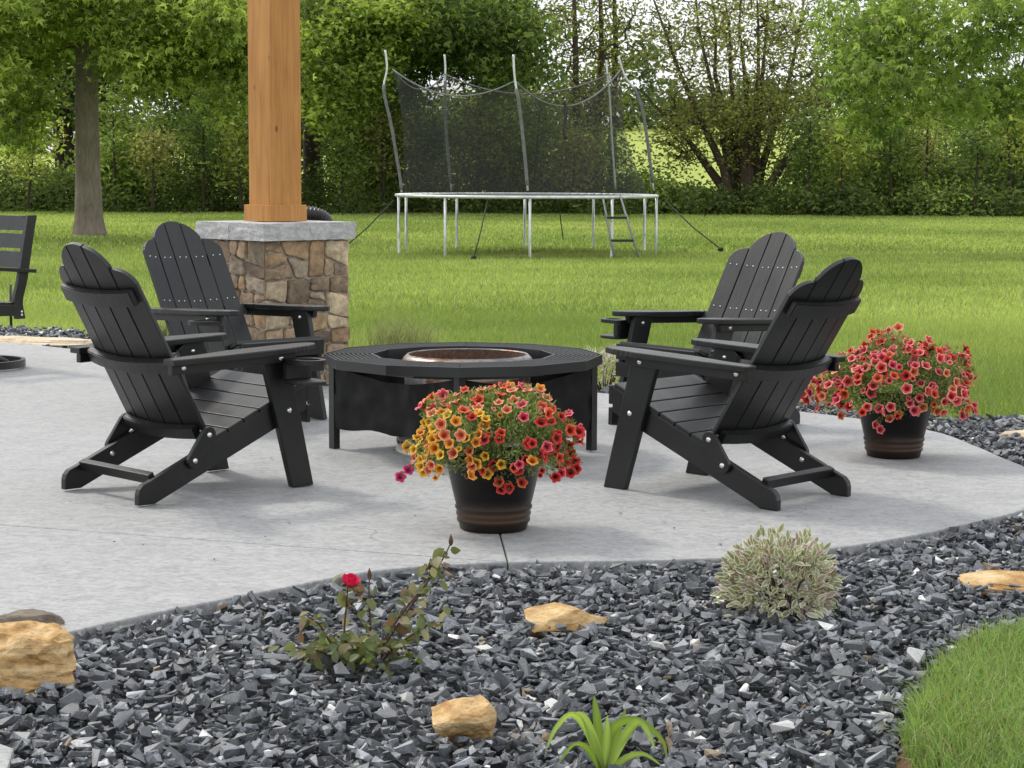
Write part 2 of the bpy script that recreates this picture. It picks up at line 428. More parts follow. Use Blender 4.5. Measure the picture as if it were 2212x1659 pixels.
patch_edge = [(1.15, 2.6), (.93, 3.7), (.86, 4.25), (.87, 4.39), (.93, 4.62), (1.07, 5.01), (1.23, 5.31), (1.45, 5.5), (1.8, 5.66), (2.4, 5.75), (3.4, 5.7)]
lawn_edge, patch_edge = adj(lawn_edge), adj(patch_edge)
patch_poly = [tuple(p) for p in spline(patch_edge, 4)] + [(3.4, 2.6)]
bed_poly = [(9, 1.4)] + [tuple(p) for p in spline(lawn_edge, 4)] + [(-12, 1.4)]

def ground_z(x, y):
    s = np.clip((np.asarray(y, float)-11)/20, 0, 1); s = s*s*(3-2*s)
    return -.085 - .075*s + sl(x, y)
# one sheet from behind the camera to the tree line and on to the horizon
xs = np.concatenate([[-900, -500, -250, -120, -60], np.linspace(-36, 36, 49), [60, 120, 250, 500, 900]])
ys = np.concatenate([[-60, -20, 0, 4, 8], np.linspace(10, 90, 81), [110, 160, 260, 500, 900, 1600]])
GX, GY = np.meshgrid(xs, ys)
GZ = ground_z(GX, GY) + .02*np.sin(GX*.6+1)*np.sin(GY*.31)*(GY > 14)*(GY < 95)
nx, ny = len(xs), len(ys)
V = np.stack([GX, GY, GZ], -1).reshape(-1, 3)
idx = np.arange(nx*ny).reshape(ny, nx)
F = np.stack([idx[:-1, :-1], idx[:-1, 1:], idx[1:, 1:], idx[1:, :-1]], -1).reshape(-1, 4)
tag(link('lawn', np_mesh('lawn', V, F, smooth_=True), M['lawn_soil']), kind='structure')
# rising meadow behind the trees
xs = np.linspace(-160, 160, 41); ys = np.linspace(84, 420, 40)
GX, GY = np.meshgrid(xs, ys)
s = np.clip((GY-84)/150, 0, 1)
GZ = -.25 + 5.2*s*s*(3-2*s) + .9*np.sin(GX*.045+.6)*s + np.clip(GX+10, -40, 40)*.03*s
V = np.stack([GX, GY, GZ], -1).reshape(-1, 3); nx, ny = 41, 40
idx = np.arange(nx*ny).reshape(ny, nx)
F = np.stack([idx[:-1, :-1], idx[:-1, 1:], idx[1:, 1:], idx[1:, :-1]], -1).reshape(-1, 4)
tag(link('meadow_hill', np_mesh('meadow_hill', V, F, smooth_=True), M['meadow']), kind='structure')
def meadow_z(x, y):
    s = min(max((y-84)/150, 0), 1)
    return -.25 + 5.2*s*s*(3-2*s) + .9*math.sin(x*.045+.6)*s + min(max(x+10, -40), 40)*.03*s

# gravel bed underlay
bm = bmesh.new(); f = bm.faces.new([bm.verts.new((x, y, -.062)) for x, y in bed_poly]); bmesh.ops.triangulate(bm, faces=[f])
bmesh.ops.recalc_face_normals(bm, faces=bm.faces)
bed = tag(link('gravel_bed', bm_mesh('gravel_bed', shear(bm)), M['bed_base']), kind='structure')

# patio: three slabs divided by sawn joints
patio = tag(empty('patio'), kind='structure')
def patio_slab(cuts):
    bm = bmesh.new()
    lo = [bm.verts.new((x, y, -.10)) for x, y in patio_poly]
    f = bm.faces.new(lo)
    for co, no in cuts:
        bmesh.ops.bisect_plane(bm, geom=bm.verts[:]+bm.edges[:]+bm.faces[:], plane_co=co, plane_no=no, clear_outer=True)
    r = bmesh.ops.extrude_face_region(bm, geom=bm.faces[:])
    bmesh.ops.translate(bm, verts=[v for v in r['geom'] if isinstance(v, bmesh.types.BMVert)], vec=(0, 0, .10))
    bmesh.ops.recalc_face_normals(bm, faces=bm.faces)
    top = [e for e in bm.edges if all(v.co.z > -.01 for v in e.verts) and e.is_manifold and e.calc_face_angle(0) > .5]
    bmesh.ops.bevel(bm, geom=top, offset=.006, segments=2, affect='EDGES', profile=.5)
    link('slab', bm_mesh('slab', shear(bm)), M['concrete'], patio)
ja, jb = on(1060, 1080), on(1097, 1213); ja.z = jb.z = 0; jd = (jb-ja).normalized(); jn = Vector((-jd.y, jd.x, 0))
if jn.x < 0: jn = -jn
ka, kb = on(0, 1129), on(1000, 1206); ka.z = kb.z = 0; kd = (kb-ka).normalized(); kn_ = Vector((-kd.y, kd.x, 0))
if kn_.y < 0: kn_ = -kn_
patio_slab([(ja + jn*.0022, -jn)])
patio_slab([(ja - jn*.0022, jn), (ka + kn_*.005, -kn_)])
patio_slab([(ja - jn*.0022, jn), (ka - kn_*.005, kn_)])
# concrete walk whose corner shows at the lower left
bm = prism([(-3.2, 2.2), (-.98, 2.2), (-1.0, 3.7), (-1.08, 4.22), (-1.2, 4.33), (-1.4, 4.36), (-3.2, 4.2)], -.1, .004, None, .006)
tag(link('walkway', bm_mesh('walkway', shear(bm)), M['concrete']), kind='structure')

# lawn tongue in the lower right corner
bm = bmesh.new()
ring0 = [bm.verts.new((x, y, -.07)) for x, y in patch_poly]
cxp, cyp = 2.2, 4.2
ring1 = [bm.verts.new((x+(cxp-x)*.04, y+(cyp-y)*.04, -.02)) for x, y in patch_poly]
ring2 = [bm.verts.new((x+(cxp-x)*.15, y+(cyp-y)*.15, .01)) for x, y in patch_poly]
n = len(ring0)
for a_, b2 in ((ring0, ring1), (ring1, ring2)):
    for i in range(n): bm.faces.new((a_[i], a_[(i+1) % n], b2[(i+1) % n], b2[i]))
bm.faces.new(ring2); bmesh.ops.recalc_face_normals(bm, faces=bm.faces)
tag(link('lawn_corner', bm_mesh('lawn_corner', shear(bm)), M['soil']), kind='structure')

# ------------------------------------------------------------------ gravel
def shard_variants(n, seed):
    rs = np.random.default_rng(seed); out = []
    for _ in range(n):
        m = rs.integers(4, 7); a = np.sort(rs.uniform(0, 2*PI, m)); asp = rs.uniform(.55, .95); hh = rs.uniform(.065, .155)
        top = np.stack([np.cos(a)*.5*rs.uniform(.6, 1, m), np.sin(a)*.5*asp*rs.uniform(.6, 1, m), hh + rs.normal(0, .035, m)], -1)
        a2 = a + rs.uniform(-.4, .4, m); bot = np.stack([np.cos(a2)*.5*rs.uniform(.45, 1, m), np.sin(a2)*.5*asp*rs.uniform(.45, 1, m), -hh + rs.normal(0, .045, m)], -1)
        pts = np.concatenate([top, bot])
        bm = bmesh.new()
        for p in pts: bm.verts.new(p)
        r = bmesh.ops.convex_hull(bm, input=bm.verts)
        bmesh.ops.delete(bm, geom=[v for v in bm.verts if not v.link_faces], context='VERTS')
        bm.verts.index_update(); bm.verts.ensure_lookup_table()
        V = np.array([v.co[:] for v in bm.verts]); F = np.array([[v.index for v in f.verts] for f in bm.faces if len(f.verts) == 3])
        bm.free(); out.append((V, F))
    return out
SHARDS = shard_variants(60, 3)
def rot_mats(n, rs, tilt):
    a = rs.uniform(0, 2*PI, n); b = rs.normal(0, tilt, n); c = rs.normal(0, tilt, n)
    ca, sa, cb, sb, cc, sc = np.cos(a), np.sin(a), np.cos(b), np.sin(b), np.cos(c), np.sin(c)
    Z = np.zeros(n); O = np.ones(n)
    Rz = np.stack([ca, -sa, Z, sa, ca, Z, Z, Z, O], -1).reshape(n, 3, 3)
    Rx = np.stack([O, Z, Z, Z, cb, -sb, Z, sb, cb], -1).reshape(n, 3, 3)
    Ry = np.stack([cc, Z, sc, Z, O, Z, -sc, Z, cc], -1).reshape(n, 3, 3)
    return Rz @ Rx @ Ry
def stone_colors(n, rs):
    v = np.exp(rs.normal(math.log(.112), .45, n))
    c = np.stack([v*.94, v, v*1.09], -1)
    w = rs.random(n) < .024
    c[w] = rs.uniform(.45, .75, (w.sum(), 1))*np.array([1, .99, .96])
    br = rs.random(n) < .012
    c[br] = np.array([.22, .16, .10])
    return c
gp = []
rs = np.random.default_rng(5)
def scatter(y0, y1, cell, xm):
    P = []
    for y in np.arange(y0, y1, cell):
        hw = .2572*y + xm
        xx = np.arange(-hw, hw, cell); P.append(np.stack([xx, np.full_like(xx, y)], -1))
    P = np.concatenate(P); return P + rs.uniform(-.6*cell, .6*cell, P.shape)
Pn = scatter(3.85, 8.2, .0232, .45); Pf = scatter(8.2, 17.2, .034, .6)
def keep(P):
    k = in_poly(P, bed_poly) & ~in_poly(P, patio_poly) & ~in_poly(P, patch_poly)
    d = seg_dist(P, patio_poly); k &= d > .012
    k &= ~((P[:, 0] < -1.0) & (P[:, 1] < 4.33) & (P[:, 0] < -1.06))
    return P[k]
Pn, Pf = keep(Pn), keep(Pf)
Pall = np.concatenate([Pn, Pf]); n = len(Pall)
size = np.clip(np.exp(rs.normal(math.log(.043), .38, n)), .015, .082); size[len(Pn):] *= 1.15
zz = rs.uniform(-.056, -.006, n) + (size-.05)*.10
dl = np.minimum(seg_dist(Pall, patch_poly), 9)
zz -= np.clip(.06-dl, 0, .06)*.3
zz += sl(Pall[:, 0], Pall[:, 1])
rm = rot_mats(n, rs, .36); var = rs.integers(0, len(SHARDS), n); cols = stone_colors(n, rs)
# the 300 that show largest stand as single stones
depth = np.hypot(Pall[:, 0], Pall[:, 1]); appar = size/depth*(zz - sl(Pall[:, 0], Pall[:, 1]) > -.045)
infr = (np.abs(Pall[:, 0]) < .2572*Pall[:, 1]-.02) & (Pall[:, 1] > 4.33)
order = np.argsort(-(appar*infr)); single = order[:300]; rest = np.setdiff1d(np.arange(n), single)
VV, FF, CC, off = [], [], [], 0
for k, (V, F) in enumerate(SHARDS):
    ii = rest[var[rest] == k]
    if not len(ii): continue
    W = np.einsum('nij,vj->nvi', rm[ii], V)*size[ii][:, None, None]
    W[:, :, 0] += Pall[ii, 0][:, None]; W[:, :, 1] += Pall[ii, 1][:, None]; W[:, :, 2] += zz[ii][:, None]
    nv = len(V)
    VV.append(W.reshape(-1, 3)); FF.append((F[None] + (off + np.arange(len(ii))*nv)[:, None, None]).reshape(-1, 3))
    CC.append(np.repeat(cols[ii], nv, 0)); off += len(ii)*nv
tag(link('gravel', np_mesh('gravel', np.concatenate(VV), np.concatenate(FF), np.concatenate(CC)), M['gravel']),
    'dark slate gravel with white chips filling the bed around the patio', 'gravel', kind='stuff')
shard_me = []
for k, (V, F) in enumerate(SHARDS):
    me = np_mesh('stone', V, F); me.materials.append(M['gravel_single']); shard_me.append(me)
for i in single:
    o = link('stone', shard_me[var[i]], None, bed)
    o.matrix_local = Matrix.Translation((Pall[i, 0], Pall[i, 1], zz[i])) @ Matrix(rm[i].tolist()).to_4x4() @ Matrix.Scale(size[i], 4)
N_GRAVEL = n

# ------------------------------------------------------------------ rocks
def rock_mesh(name, dims, seed, cuts=9, rough=.05, sub=4, square=False):
    rnd = random.Random(seed)
    bm = bmesh.new(); bmesh.ops.create_icosphere(bm, subdivisions=sub, radius=1.0)
    planes = []
    for _ in range(cuts):
        nrm = Vector((rnd.gauss(0, 1), rnd.gauss(0, 1), rnd.gauss(0, .8))).normalized(); planes.append((nrm, rnd.uniform(.52, .82)))
    if square: planes = [(Vector(n_).normalized(), d_) for n_, d_ in (((1, .1, .05), .66), ((-1, .05, 0), .7), ((.1, -1, .12), .60), ((0, 1, 0), .7), ((.7, -.7, .2), .74), ((-.5, -.6, .6), .66), ((.6, .1, .75), .72))]
    planes.append((Vector((rnd.uniform(-.12, .12), rnd.uniform(-.2, .05), 1)).normalized(), .55))
    for v in bm.verts:
        p = v.co.copy()
        for nrm, d in planes:
            e = p.dot(nrm) - d
            if e > 0: p -= nrm*e
        s = Vector((seed*3.1, seed*1.7, 0))
        q = p*2.2 + s
        p += p.normalized()*(noise.noise(q)*.10 + noise.noise(q*2.7)*rough + abs(noise.noise(Vector((q.x*2, q.y*2, q.z*7))))*rough*.8)
        v.co = Vector((p.x*dims[0], p.y*dims[1], p.z*dims[2]))
    lo = min(v.co.z for v in bm.verts)
    for v in bm.verts: v.co.z -= lo
    me = bm_mesh(name, bm)
    return me
def rock(px, py, dims, seed, mat, label, rz=0.0, sink=.03, tilt=(0, 0), z0=-.03, cuts=9, rough=.05, square=False, name='landscape_rock', group='rocks set in the gravel'):
    p = on(px, py, z0)
    o = link(name, rock_mesh(name, dims, seed, cuts, rough, square=square), M[mat], loc=(p.x, p.y, p.z-sink), rot=(tilt[0], tilt[1], rz))
    return tag(o, label, 'rock', group)
rock(50, 1478, (.158, .135, .10), 4, 'tan_rock', 'big blocky tan sandstone boulder at the left edge of the gravel', .25, .03, (.05, .1), rough=.13, square=True)
rock(28, 1372, (.14, .06, .06), 9, 'grey_rock', 'brown grey rock half hidden behind the tan boulder', .1, .03)
rock(1208, 1362, (.145, .085, .058), 12, 'tan_rock', 'low orange tan rock lying between rose bush and variegated shrub', .25, .03, (.1, -.12))
rock(985, 1595, (.088, .075, .078), 21, 'tan_rock', 'small pointed tan rock nearest the strappy green plant', .4, .03, (.1, .05))
rock(2206, 1274, (.20, .12, .042), 31, 'tan_rock', 'flat orange sandstone slab by the right edge of the picture', -.15, .02, (.06, .02))
rock(2212, 948, (.12, .08, .035), 37, 'cream_rock', 'pale tan rock in the gravel strip right of the flower pot', .1, .02)
rock(1732, 884, (.075, .06, .07), 41, 'cream_rock', 'small tan rock behind the right chair at the patio rim', .1, .02)
rock(70, 748, (.78, .17, .05), 52, 'cream_rock', 'long flat cream slab in the gravel behind the left chairs', -.12, .02)

# ------------------------------------------------------------------ grass
def blades(P, z, h, w, col, rs, lean=.45, segs=2):
    n = len(P); th = rs.uniform(0, 2*PI, n); lx = rs.normal(0, lean, n)*h; ly = rs.normal(0, lean, n)*h
    ax, ay = np.cos(th)*w/2, np.sin(th)*w/2
    base = np.stack([P[:, 0], P[:, 1], z], -1)
    side = np.stack([ax, ay, np.zeros(n)], -1)
    tip = base + np.stack([lx, ly, h*np.clip(1-.25*(lx**2+ly**2)/(h*h+1e-9), .45, 1)], -1)
    if segs == 1:
        V = np.stack([base-side, base+side, tip], 1).reshape(-1, 3)
        F = np.arange(3*n).reshape(n, 3); C = np.repeat(col, 3, 0)
        C = C.reshape(n, 3, 3); C = C.reshape(-1, 3)
    else:
        mid = base + np.stack([lx*.35, ly*.35, h*.58], -1)
        V = np.stack([base-side, base+side, mid+side*.75, mid-side*.75, tip], 1).reshape(-1, 3)
        o = np.arange(n)[:, None]*5
        F = np.concatenate([o+np.array([[0, 1, 2]]), o+np.array([[0, 2, 3]]), o+np.array([[3, 2, 4]])]); C = np.repeat(col, 5, 0)
    return V, F, C
def vnoise(P, sc, seed):
    r2 = np.random.default_rng(seed); out = np.zeros(len(P))
    for k in range(5):
        a = r2.uniform(0, 2*PI); f = sc*r2.uniform(.6, 1.6); out += np.sin((P[:, 0]*math.cos(a)+P[:, 1]*math.sin(a))*f + r2.uniform(0, 6))
    return out/5
def grass_cols(P, rs, a=(.195, .28, .062), b=(.44, .52, .15), sc=1.2):
    n = len(P); tt = np.clip(.5 + .55*vnoise(P, sc, 3) + .35*vnoise(P*np.array([.35, 1.4]), sc, 15) + .25*vnoise(P, sc*3.1, 8) + rs.normal(0, .28, n), 0, 1)[:, None]
    c = np.array(a)*(1-tt) + np.array(b)*tt
    dry = rs.random(n) < .08; c[dry] = np.array([.30, .28, .12])
    return c*rs.uniform(.7, 1.2, (n, 1))
rs = np.random.default_rng(21)
# corner tongue
P = np.stack([rs.uniform(.7, 3.4, 100000), rs.uniform(3.2, 5.8, 100000)], -1)
P = P[in_poly(P, patch_poly) & (seg_dist(P, patch_poly) > .022) & (np.abs(P[:, 0]) < .2572*P[:, 1]+1.6)]
d = seg_dist(P, patch_poly); zc = np.interp(d, [0, .06, .3], [-.05, -.012, .012]) + sl(P[:, 0], P[:, 1])
V, F, C = blades(P, zc, rs.uniform(.045, .095, len(P)), rs.uniform(.0025, .0048, len(P)), grass_cols(P, rs, (.105, .19, .045), (.27, .38, .115), 3), rs, .5)
tag(link('corner_grass', np_mesh('corner_grass', V, F, C), M['blade']), 'tall bright green grass of the rounded lawn corner in front', 'grass', kind='stuff')
# the back lawn in three density zones
VV, FF, CC, off = [], [], [], 0
for y0, y1, dens, hh0, hh1, w0, w1, sg in ((9.2, 19, 3600, .05, .085, .005, .009, 1), (19, 34, 760, .05, .09, .015, .028, 1), (34, 76, 170, .05, .10, .04, .075, 1)):
    hw1 = .3572*y1 + 2.0
    nn = int(dens*(y1-y0)*2*hw1)
    P = np.stack([rs.uniform(-hw1, hw1, nn), rs.uniform(y0, y1, nn)], -1)
    P = P[(np.abs(P[:, 0]) < .2572*P[:, 1] + 2.0 + .10*P[:, 1])]
    P = P[~in_poly(P, bed_poly)]
    z = ground_z(P[:, 0], P[:, 1])-.005
    V, F, C = blades(P, z, rs.uniform(hh0, hh1, len(P)), rs.uniform(w0, w1, len(P)), grass_cols(P, rs, sc=.7), rs, .5, sg)
    VV.append(V); FF.append(F+off); CC.append(C); off += len(V)
tag(link('grass', np_mesh('grass', np.concatenate(VV), np.concatenate(FF), np.concatenate(CC)), M['blade']), 'mown green grass of the wide back lawn', 'grass', kind='stuff')

# ------------------------------------------------------------------ adirondack chairs
bolt_me = lathe_mesh('bolt', [(.0001, .007), (.005, .0066), (.009, .004), (.0115, 0.0), (.0115, -.002)], 14); bolt_me.materials.append(M['bolt_steel'])
def add_bolt(parent, u, v, z, side):
    o = link('bolt', bolt_me, None, parent, (u, v, z), (0, side*PI/2, 0))
def rounded_capsule(a, b, r, n=8):
    a, b = Vector(a), Vector(b); d = (b-a).normalized(); p = Vector((-d.y, d.x)); out = []
    for k in range(n+1):
        t = PI/2 + PI*k/n; out.append(a + d*math.cos(t)*r + p*math.sin(t)*r)
    for k in range(n+1):
        t = -PI/2 + PI*k/n; out.append(b + d*math.cos(t)*r + p*math.sin(t)*r)
    return [(q.x, q.y) for q in out]
def adirondack(x, y, th, recline, label):
    root = empty('adirondack_chair'); root.matrix_world = Matrix.Translation((x, y, float(sl(x))+.001)) @ Matrix.Rotation(SLOPE, 4, 'Y') @ Matrix.Rotation(th-PI/2, 4, 'Z')
    tag(root, label, 'chair', 'black adirondack chairs round the fire pit')
    mt = M['lumber']
    def side_part(name, prof, u0, u1, bev=.004):
        return link(name, bm_mesh(name, prism(prof, u0, u1, AX_SIDE, bev)), mt, root)
    rail = [(0, 0), (.074, 0), (.81, .305), (.81, .409), (.05, .087), (.022, .077), (.006, .060), (0, .040)]
    top_z = lambda v: .087 + (v-.05)*.4237
    for s in (-1, 1):
        side_part('side_rail', rail, min(s*.2325, s*.2605), max(s*.2325, s*.2605))
        side_part('front_leg', [(.715, 0), (.824, 0), (.690, .545), (.60, .545), (.565, .52)], min(s*.2615, s*.2895), max(s*.2615, s*.2895))
        ah = lambda v: .545 + (v/.8)*.028
        side_part('arm_support', [(.112, .487), (.70, .507), (.71, ah(.71)-.0265), (.112, ah(.112)-.0265)], min(s*.2905, s*.3185), max(s*.2905, s*.3185))
        arm = [(.278, .10), (.346, .10), (.366, .33), (.366, .62), (.345, .74), (.318, .805), (.290, .822), (.262, .812), (.243, .77), (.235, .68), (.236, .42), (.268, .26)]
        bm = prism([(s*a, b) for a, b in (arm if s > 0 else arm[::-1])], -.025, 0, None, .005)
        ang = math.atan(.028/.8)
        bm.transform(Matrix.Translation((0, 0, .545)) @ Matrix.Rotation(ang, 4, 'X'))
        link('armrest', bm_mesh('armrest', bm), mt, root)
        side_part('hinge_link', rounded_capsule((.313, .244), (.246, .150), .032), min(s*.2615, s*.280), max(s*.2615, s*.280), .003)
        for v_, z_, u_ in ((.165, .514, .3185), (.63, .525, .3185), (.697, .311, .2895), (.313, .244, .280), (.246, .150, .280)):
            add_bolt(root, s*u_, v_, z_, s)
        add_bolt(root, s*.2615, .635, .508, -s); add_bolt(root, s*.2325, .22, .125, -s)
    # seat slats
    s_ang = math.atan(.4237); e = Vector((math.cos(s_ang), math.sin(s_ang)))
    for i in range(6):
        a = Vector((.338, top_z(.338)+.001)) + e*(i*.0845)
        b = a + e*.079; nn = Vector((-e.y, e.x))*.020
        side_part('seat_slat', [tuple(a), tuple(b), tuple(b+nn), tuple(a+nn)], -.268, .268, .004)
    side_part('front_apron', [(.812, .335), (.832, .335), (.832, .412), (.812, .412)], -.258, .258)
    side_part('front_apron', [(.812, .250), (.832, .250), (.832, .322), (.812, .322)], -.258, .258)
    side_part('rear_stretcher', [(.074, .070), (.100, .081), (.087, .118), (.061, .107)], -.2320, .2320)
    # back slats, fanned on a shallow arc
    P0 = Vector((0, .285, .245)); up = Vector((0, -math.sin(recline), math.cos(recline))); nv = Vector((0, math.cos(recline), math.sin(recline)))
    LB = .825; curve = lambda u: .030*(u/.25)**2
    def crown(u):
        a = abs(u)
        if a <= .1515: return LB - .17*(1-math.sqrt(max(0, 1-(a/.166)**2)))
        return LB - .108 - .105*(1-math.sqrt(max(0, 1-((a-.153)/.104)**2)))
    for i in range(5):
        uc = (i-2)*.1015; w = .0474
        us = [uc-w + 2*w*k/8 for k in range(9)]
        out = [(us[0], 0), (us[-1], 0)] + [(u, crown(u)) for u in us[::-1]]
        bm = prism([(u-uc, b) for u, b in out], 0, .019, None, .0028)
        tilt = math.atan(2*.030*uc/.0625)
        Mx = Matrix(((1, 0, 0, 0), (0, up.y, nv.y, 0), (0, up.z, nv.z, 0), (0, 0, 0, 1)))
        o_ = P0 + Vector((uc, 0, 0)) + nv*curve(uc)
        bm.transform(Matrix.Translation(o_) @ Mx @ Matrix.Rotation(-tilt, 4, 'Y'))
        link('back_slat', bm_mesh('back_slat', bm), mt, root)
    def brace(name, s0, s1, half, th_=.026):
        bm = bmesh.new(); K = 12; rows = []
        for k in range(K+1):
            u = -half + 2*half*k/K
            b0 = P0 + Vector((u, 0, 0)) + nv*(curve(u)-.0015)
            rows.append([bm.verts.new(b0 + up*s_ - nv*d_) for s_, d_ in ((s0, 0), (s1, 0), (s1, th_), (s0, th_))])
        for k in range(K):
            for j in range(4):
                bm.faces.new((rows[k][j], rows[k][(j+1) % 4], rows[k+1][(j+1) % 4], rows[k+1][j]))
        bm.faces.new(rows[0]); bm.faces.new(rows[-1][::-1]); bmesh.ops.recalc_face_normals(bm, faces=bm.faces)
        bmesh.ops.bevel(bm, geom=[e_ for e_ in bm.edges if e_.calc_face_angle(0) > .8], offset=.004, segments=2, affect='EDGES')
        link(name, bm_mesh(name, bm), mt, root)
    brace('top_brace', LB-.258, LB-.192, .228, .026)
    sm = (.487-.245)/math.cos(recline)
    brace('middle_brace', sm, sm+.056, .2895, .032)
    brace('bottom_brace', -.022, .030, .2310, .030)
    # screw heads on the face of the slats
    bm = bmesh.new()
    for i in range(5):
        uc = (i-2)*.1015
        for du in (-.019, .019):
            for s_ in (LB-.212, sm+.086):
                c_ = P0 + Vector((uc+du, 0, 0)) + nv*(curve(uc+du)+.0195) + up*(s_ + random.uniform(-.002, .002))
                bmesh.ops.create_icosphere(bm, subdivisions=1, radius=.0042, matrix=Matrix.Translation(c_))
    tag(link('slat_screws', bm_mesh('slat_screws', bm, True), M['screw_steel'], root), kind='stuff')
    # folding cup holder outside the right arm
    ch = empty('cup_holder'); ch.parent = root; ch.location = (.318, .70, .43)
    def ring_outline(r, cx_, n=18):
        return [(0.0, -r)] + [(cx_ + r*math.cos(t_), r*math.sin(t_)) for t_ in [(-PI/2 + PI*k/n) for k in range(n+1)]] + [(0.0, r)]
    bm = bmesh.new(); n_ = 24; cx_ = .088
    outer, inner = [], []
    for k in range(n_):
        t_ = 2*PI*k/n_; c, s = math.cos(t_), math.sin(t_)
        ox, oy = cx_ + .066*c, .066*s
        if c < 0: ox = cx_ + max(-.085, -.066*abs(c)*1.6); oy = .066*max(-1, min(1, s*1.35))
        outer.append((ox, oy)); inner.append((cx_ + .043*c, .043*s))
    L = [[bm.verts.new((a, b, z_)) for a, b in ring] for ring, z_ in ((outer, .074), (inner, .074), (inner, .092), (outer, .092))]
    for j in range(4):
        for k in range(n_):
            bm.faces.new((L[j][k], L[j][(k+1) % n_], L[(j+1) % 4][(k+1) % n_], L[(j+1) % 4][k]))
    bmesh.ops.recalc_face_normals(bm, faces=bm.faces)
    link('ring', bm_mesh('ring', bm), mt, ch)
    link('shelf', bm_mesh('shelf', prism(outer, -.006, .010, None, .004)), mt, ch)
    link('back_panel', bm_mesh('back_panel', prism(box_pts(.001, .028, -.062, .062), .0105, .0735, None, .003)), mt, ch)
    return root
adirondack(-1.5777, 7.5212, .7955, R(28.7), 'black adirondack chair at front left, seen from behind beside the swivel chair')
adirondack(1.1784, 7.6378, 2.412, R(30.8), 'black adirondack chair at front right, seen from behind beside the coral flowers')
adirondack(-1.725, 10.36, -.77, R(29), 'black adirondack chair facing the pit in front of the stone column')
adirondack(1.3016, 10.312, 3.886, R(29.5), 'black adirondack chair at back right with its face towards the pit')

# ------------------------------------------------------------------ fire pit and its table ring
FC = Vector((-.222, 8.98, .0035)); TR, TZ = .625, .437
tbl = tag(empty('fire_pit_table', FC), 'black twelve-sided ring table with cloth skirts standing round the fire pit', 'table')
def ngon(r, n=12, rot=-PI/2): return [(r*math.cos(rot+2*PI*k/n), r*math.sin(rot+2*PI*k/n)) for k in range(n)]
RI = .415
for k in range(12):
    a0, a1 = -PI/2 + 2*PI*k/12 + .002, -PI/2 + 2*PI*(k+1)/12 - .002
    c = lambda r, a: (r*math.cos(a), r*math.sin(a))
    bm = bmesh.new()
    # ridged wedge: chevron slats parallel to the rim
    nr = 10
    rr = np.linspace(RI, TR, nr*2+1)
    prof = []
    for j in range(nr):
        r0, r1, r2 = rr[2*j], rr[2*j]*.45+rr[2*j+1]*.55, rr[2*j+2]
        prof += [(r0+.0004, TZ), (r1, TZ), (r1+.0006, TZ-.009), (r2-.0004, TZ-.009)]
    va = [[bm.verts.new((*c(r, a), z)) for r, z in prof] for a in (a0, a1)]
    for j in range(len(prof)-1): bm.faces.new((va[0][j], va[0][j+1], va[1][j+1], va[1][j]))
    bmesh.ops.recalc_face_normals(bm, faces=bm.faces)
    for f in bm.faces:
        if f.normal.z < 0: f.normal_flip()
    link('top_panel', bm_mesh('top_panel', bm), M['table_metal_lit'], tbl)
def ring_band(name, r0, r1, z0, z1, mat, parent, n=12):
    bm = bmesh.new(); L = [[bm.verts.new((x, y, z)) for x, y in ngon(r, n)] for r, z in ((r0, z0), (r1, z0), (r1, z1), (r0, z1))]
    for j in range(4):
        for k in range(n): bm.faces.new((L[j][k], L[j][(k+1) % n], L[(j+1) % 4][(k+1) % n], L[(j+1) % 4][k]))
    bmesh.ops.recalc_face_normals(bm, faces=bm.faces)
    return link(name, bm_mesh(name, bm), mat, parent)
ring_band('rim', TR+.0005, TR+.006, TZ-.042, TZ+.001, M['black_steel'], tbl)
ring_band('inner_rim', RI-.006, RI-.0005, TZ-.075, TZ+.001, M['black_steel'], tbl)
ring_band('underside', RI+.001, TR-.001, TZ-.020, TZ-.012, M['black_steel'], tbl)
LR = .585
for k in range(4):
    a = -PI/2 + PI/2*k
    bm = prism(box_pts(-.018, .018, -.018, .018), 0, TZ-.0205, Matrix.Rotation(a+PI/4, 4, 'Z'), .002)
    bm.transform(Matrix.Translation((LR*math.cos(a), LR*math.sin(a), 0)))
    lg = link('leg', bm_mesh('leg', bm), M['black_steel'], tbl)
    bm = prism(box_pts(-.013, .013, -.013, .013), 0.0, .03, Matrix.Translation((LR*math.cos(a), LR*math.sin(a), 0)) @ Matrix.Rotation(a+PI/4, 4, 'Z'), .002)
    a1 = a + PI/2
    pa, pb = Vector((LR*math.cos(a), LR*math.sin(a), 0)), Vector((LR*math.cos(a1), LR*math.sin(a1), 0))
    dn = ((pa+pb)/2).normalized()
    V, F = [], []; K, Jn = 44, 12
    for i in range(K+1):
        for j in range(Jn+1):
            t_ = i/K; s_ = j/Jn
            sag = .045*math.sin(PI*t_)
            zt = .382 - sag*1.1; zb = .100 + .006*math.sin(t_*17+k)
            z = zb + (zt-zb)*s_
            p = pa.lerp(pb, t_)*.965 + dn*(.026 - .035*math.sin(PI*t_)*(1-.4*s_) + .012*noise.noise(Vector((t_*9+k*5, s_*3, 1.3))) + .006*noise.noise(Vector((t_*24+k*9, s_*7, 4))))
            V.append((p.x, p.y, z))
    for i in range(K):
        for j in range(Jn):
            q = i*(Jn+1)+j; F.append((q, q+Jn+1, q+Jn+2, q+1))
    link('skirt', np_mesh('skirt', V, F, smooth_=True), M['skirt_cloth'], tbl)

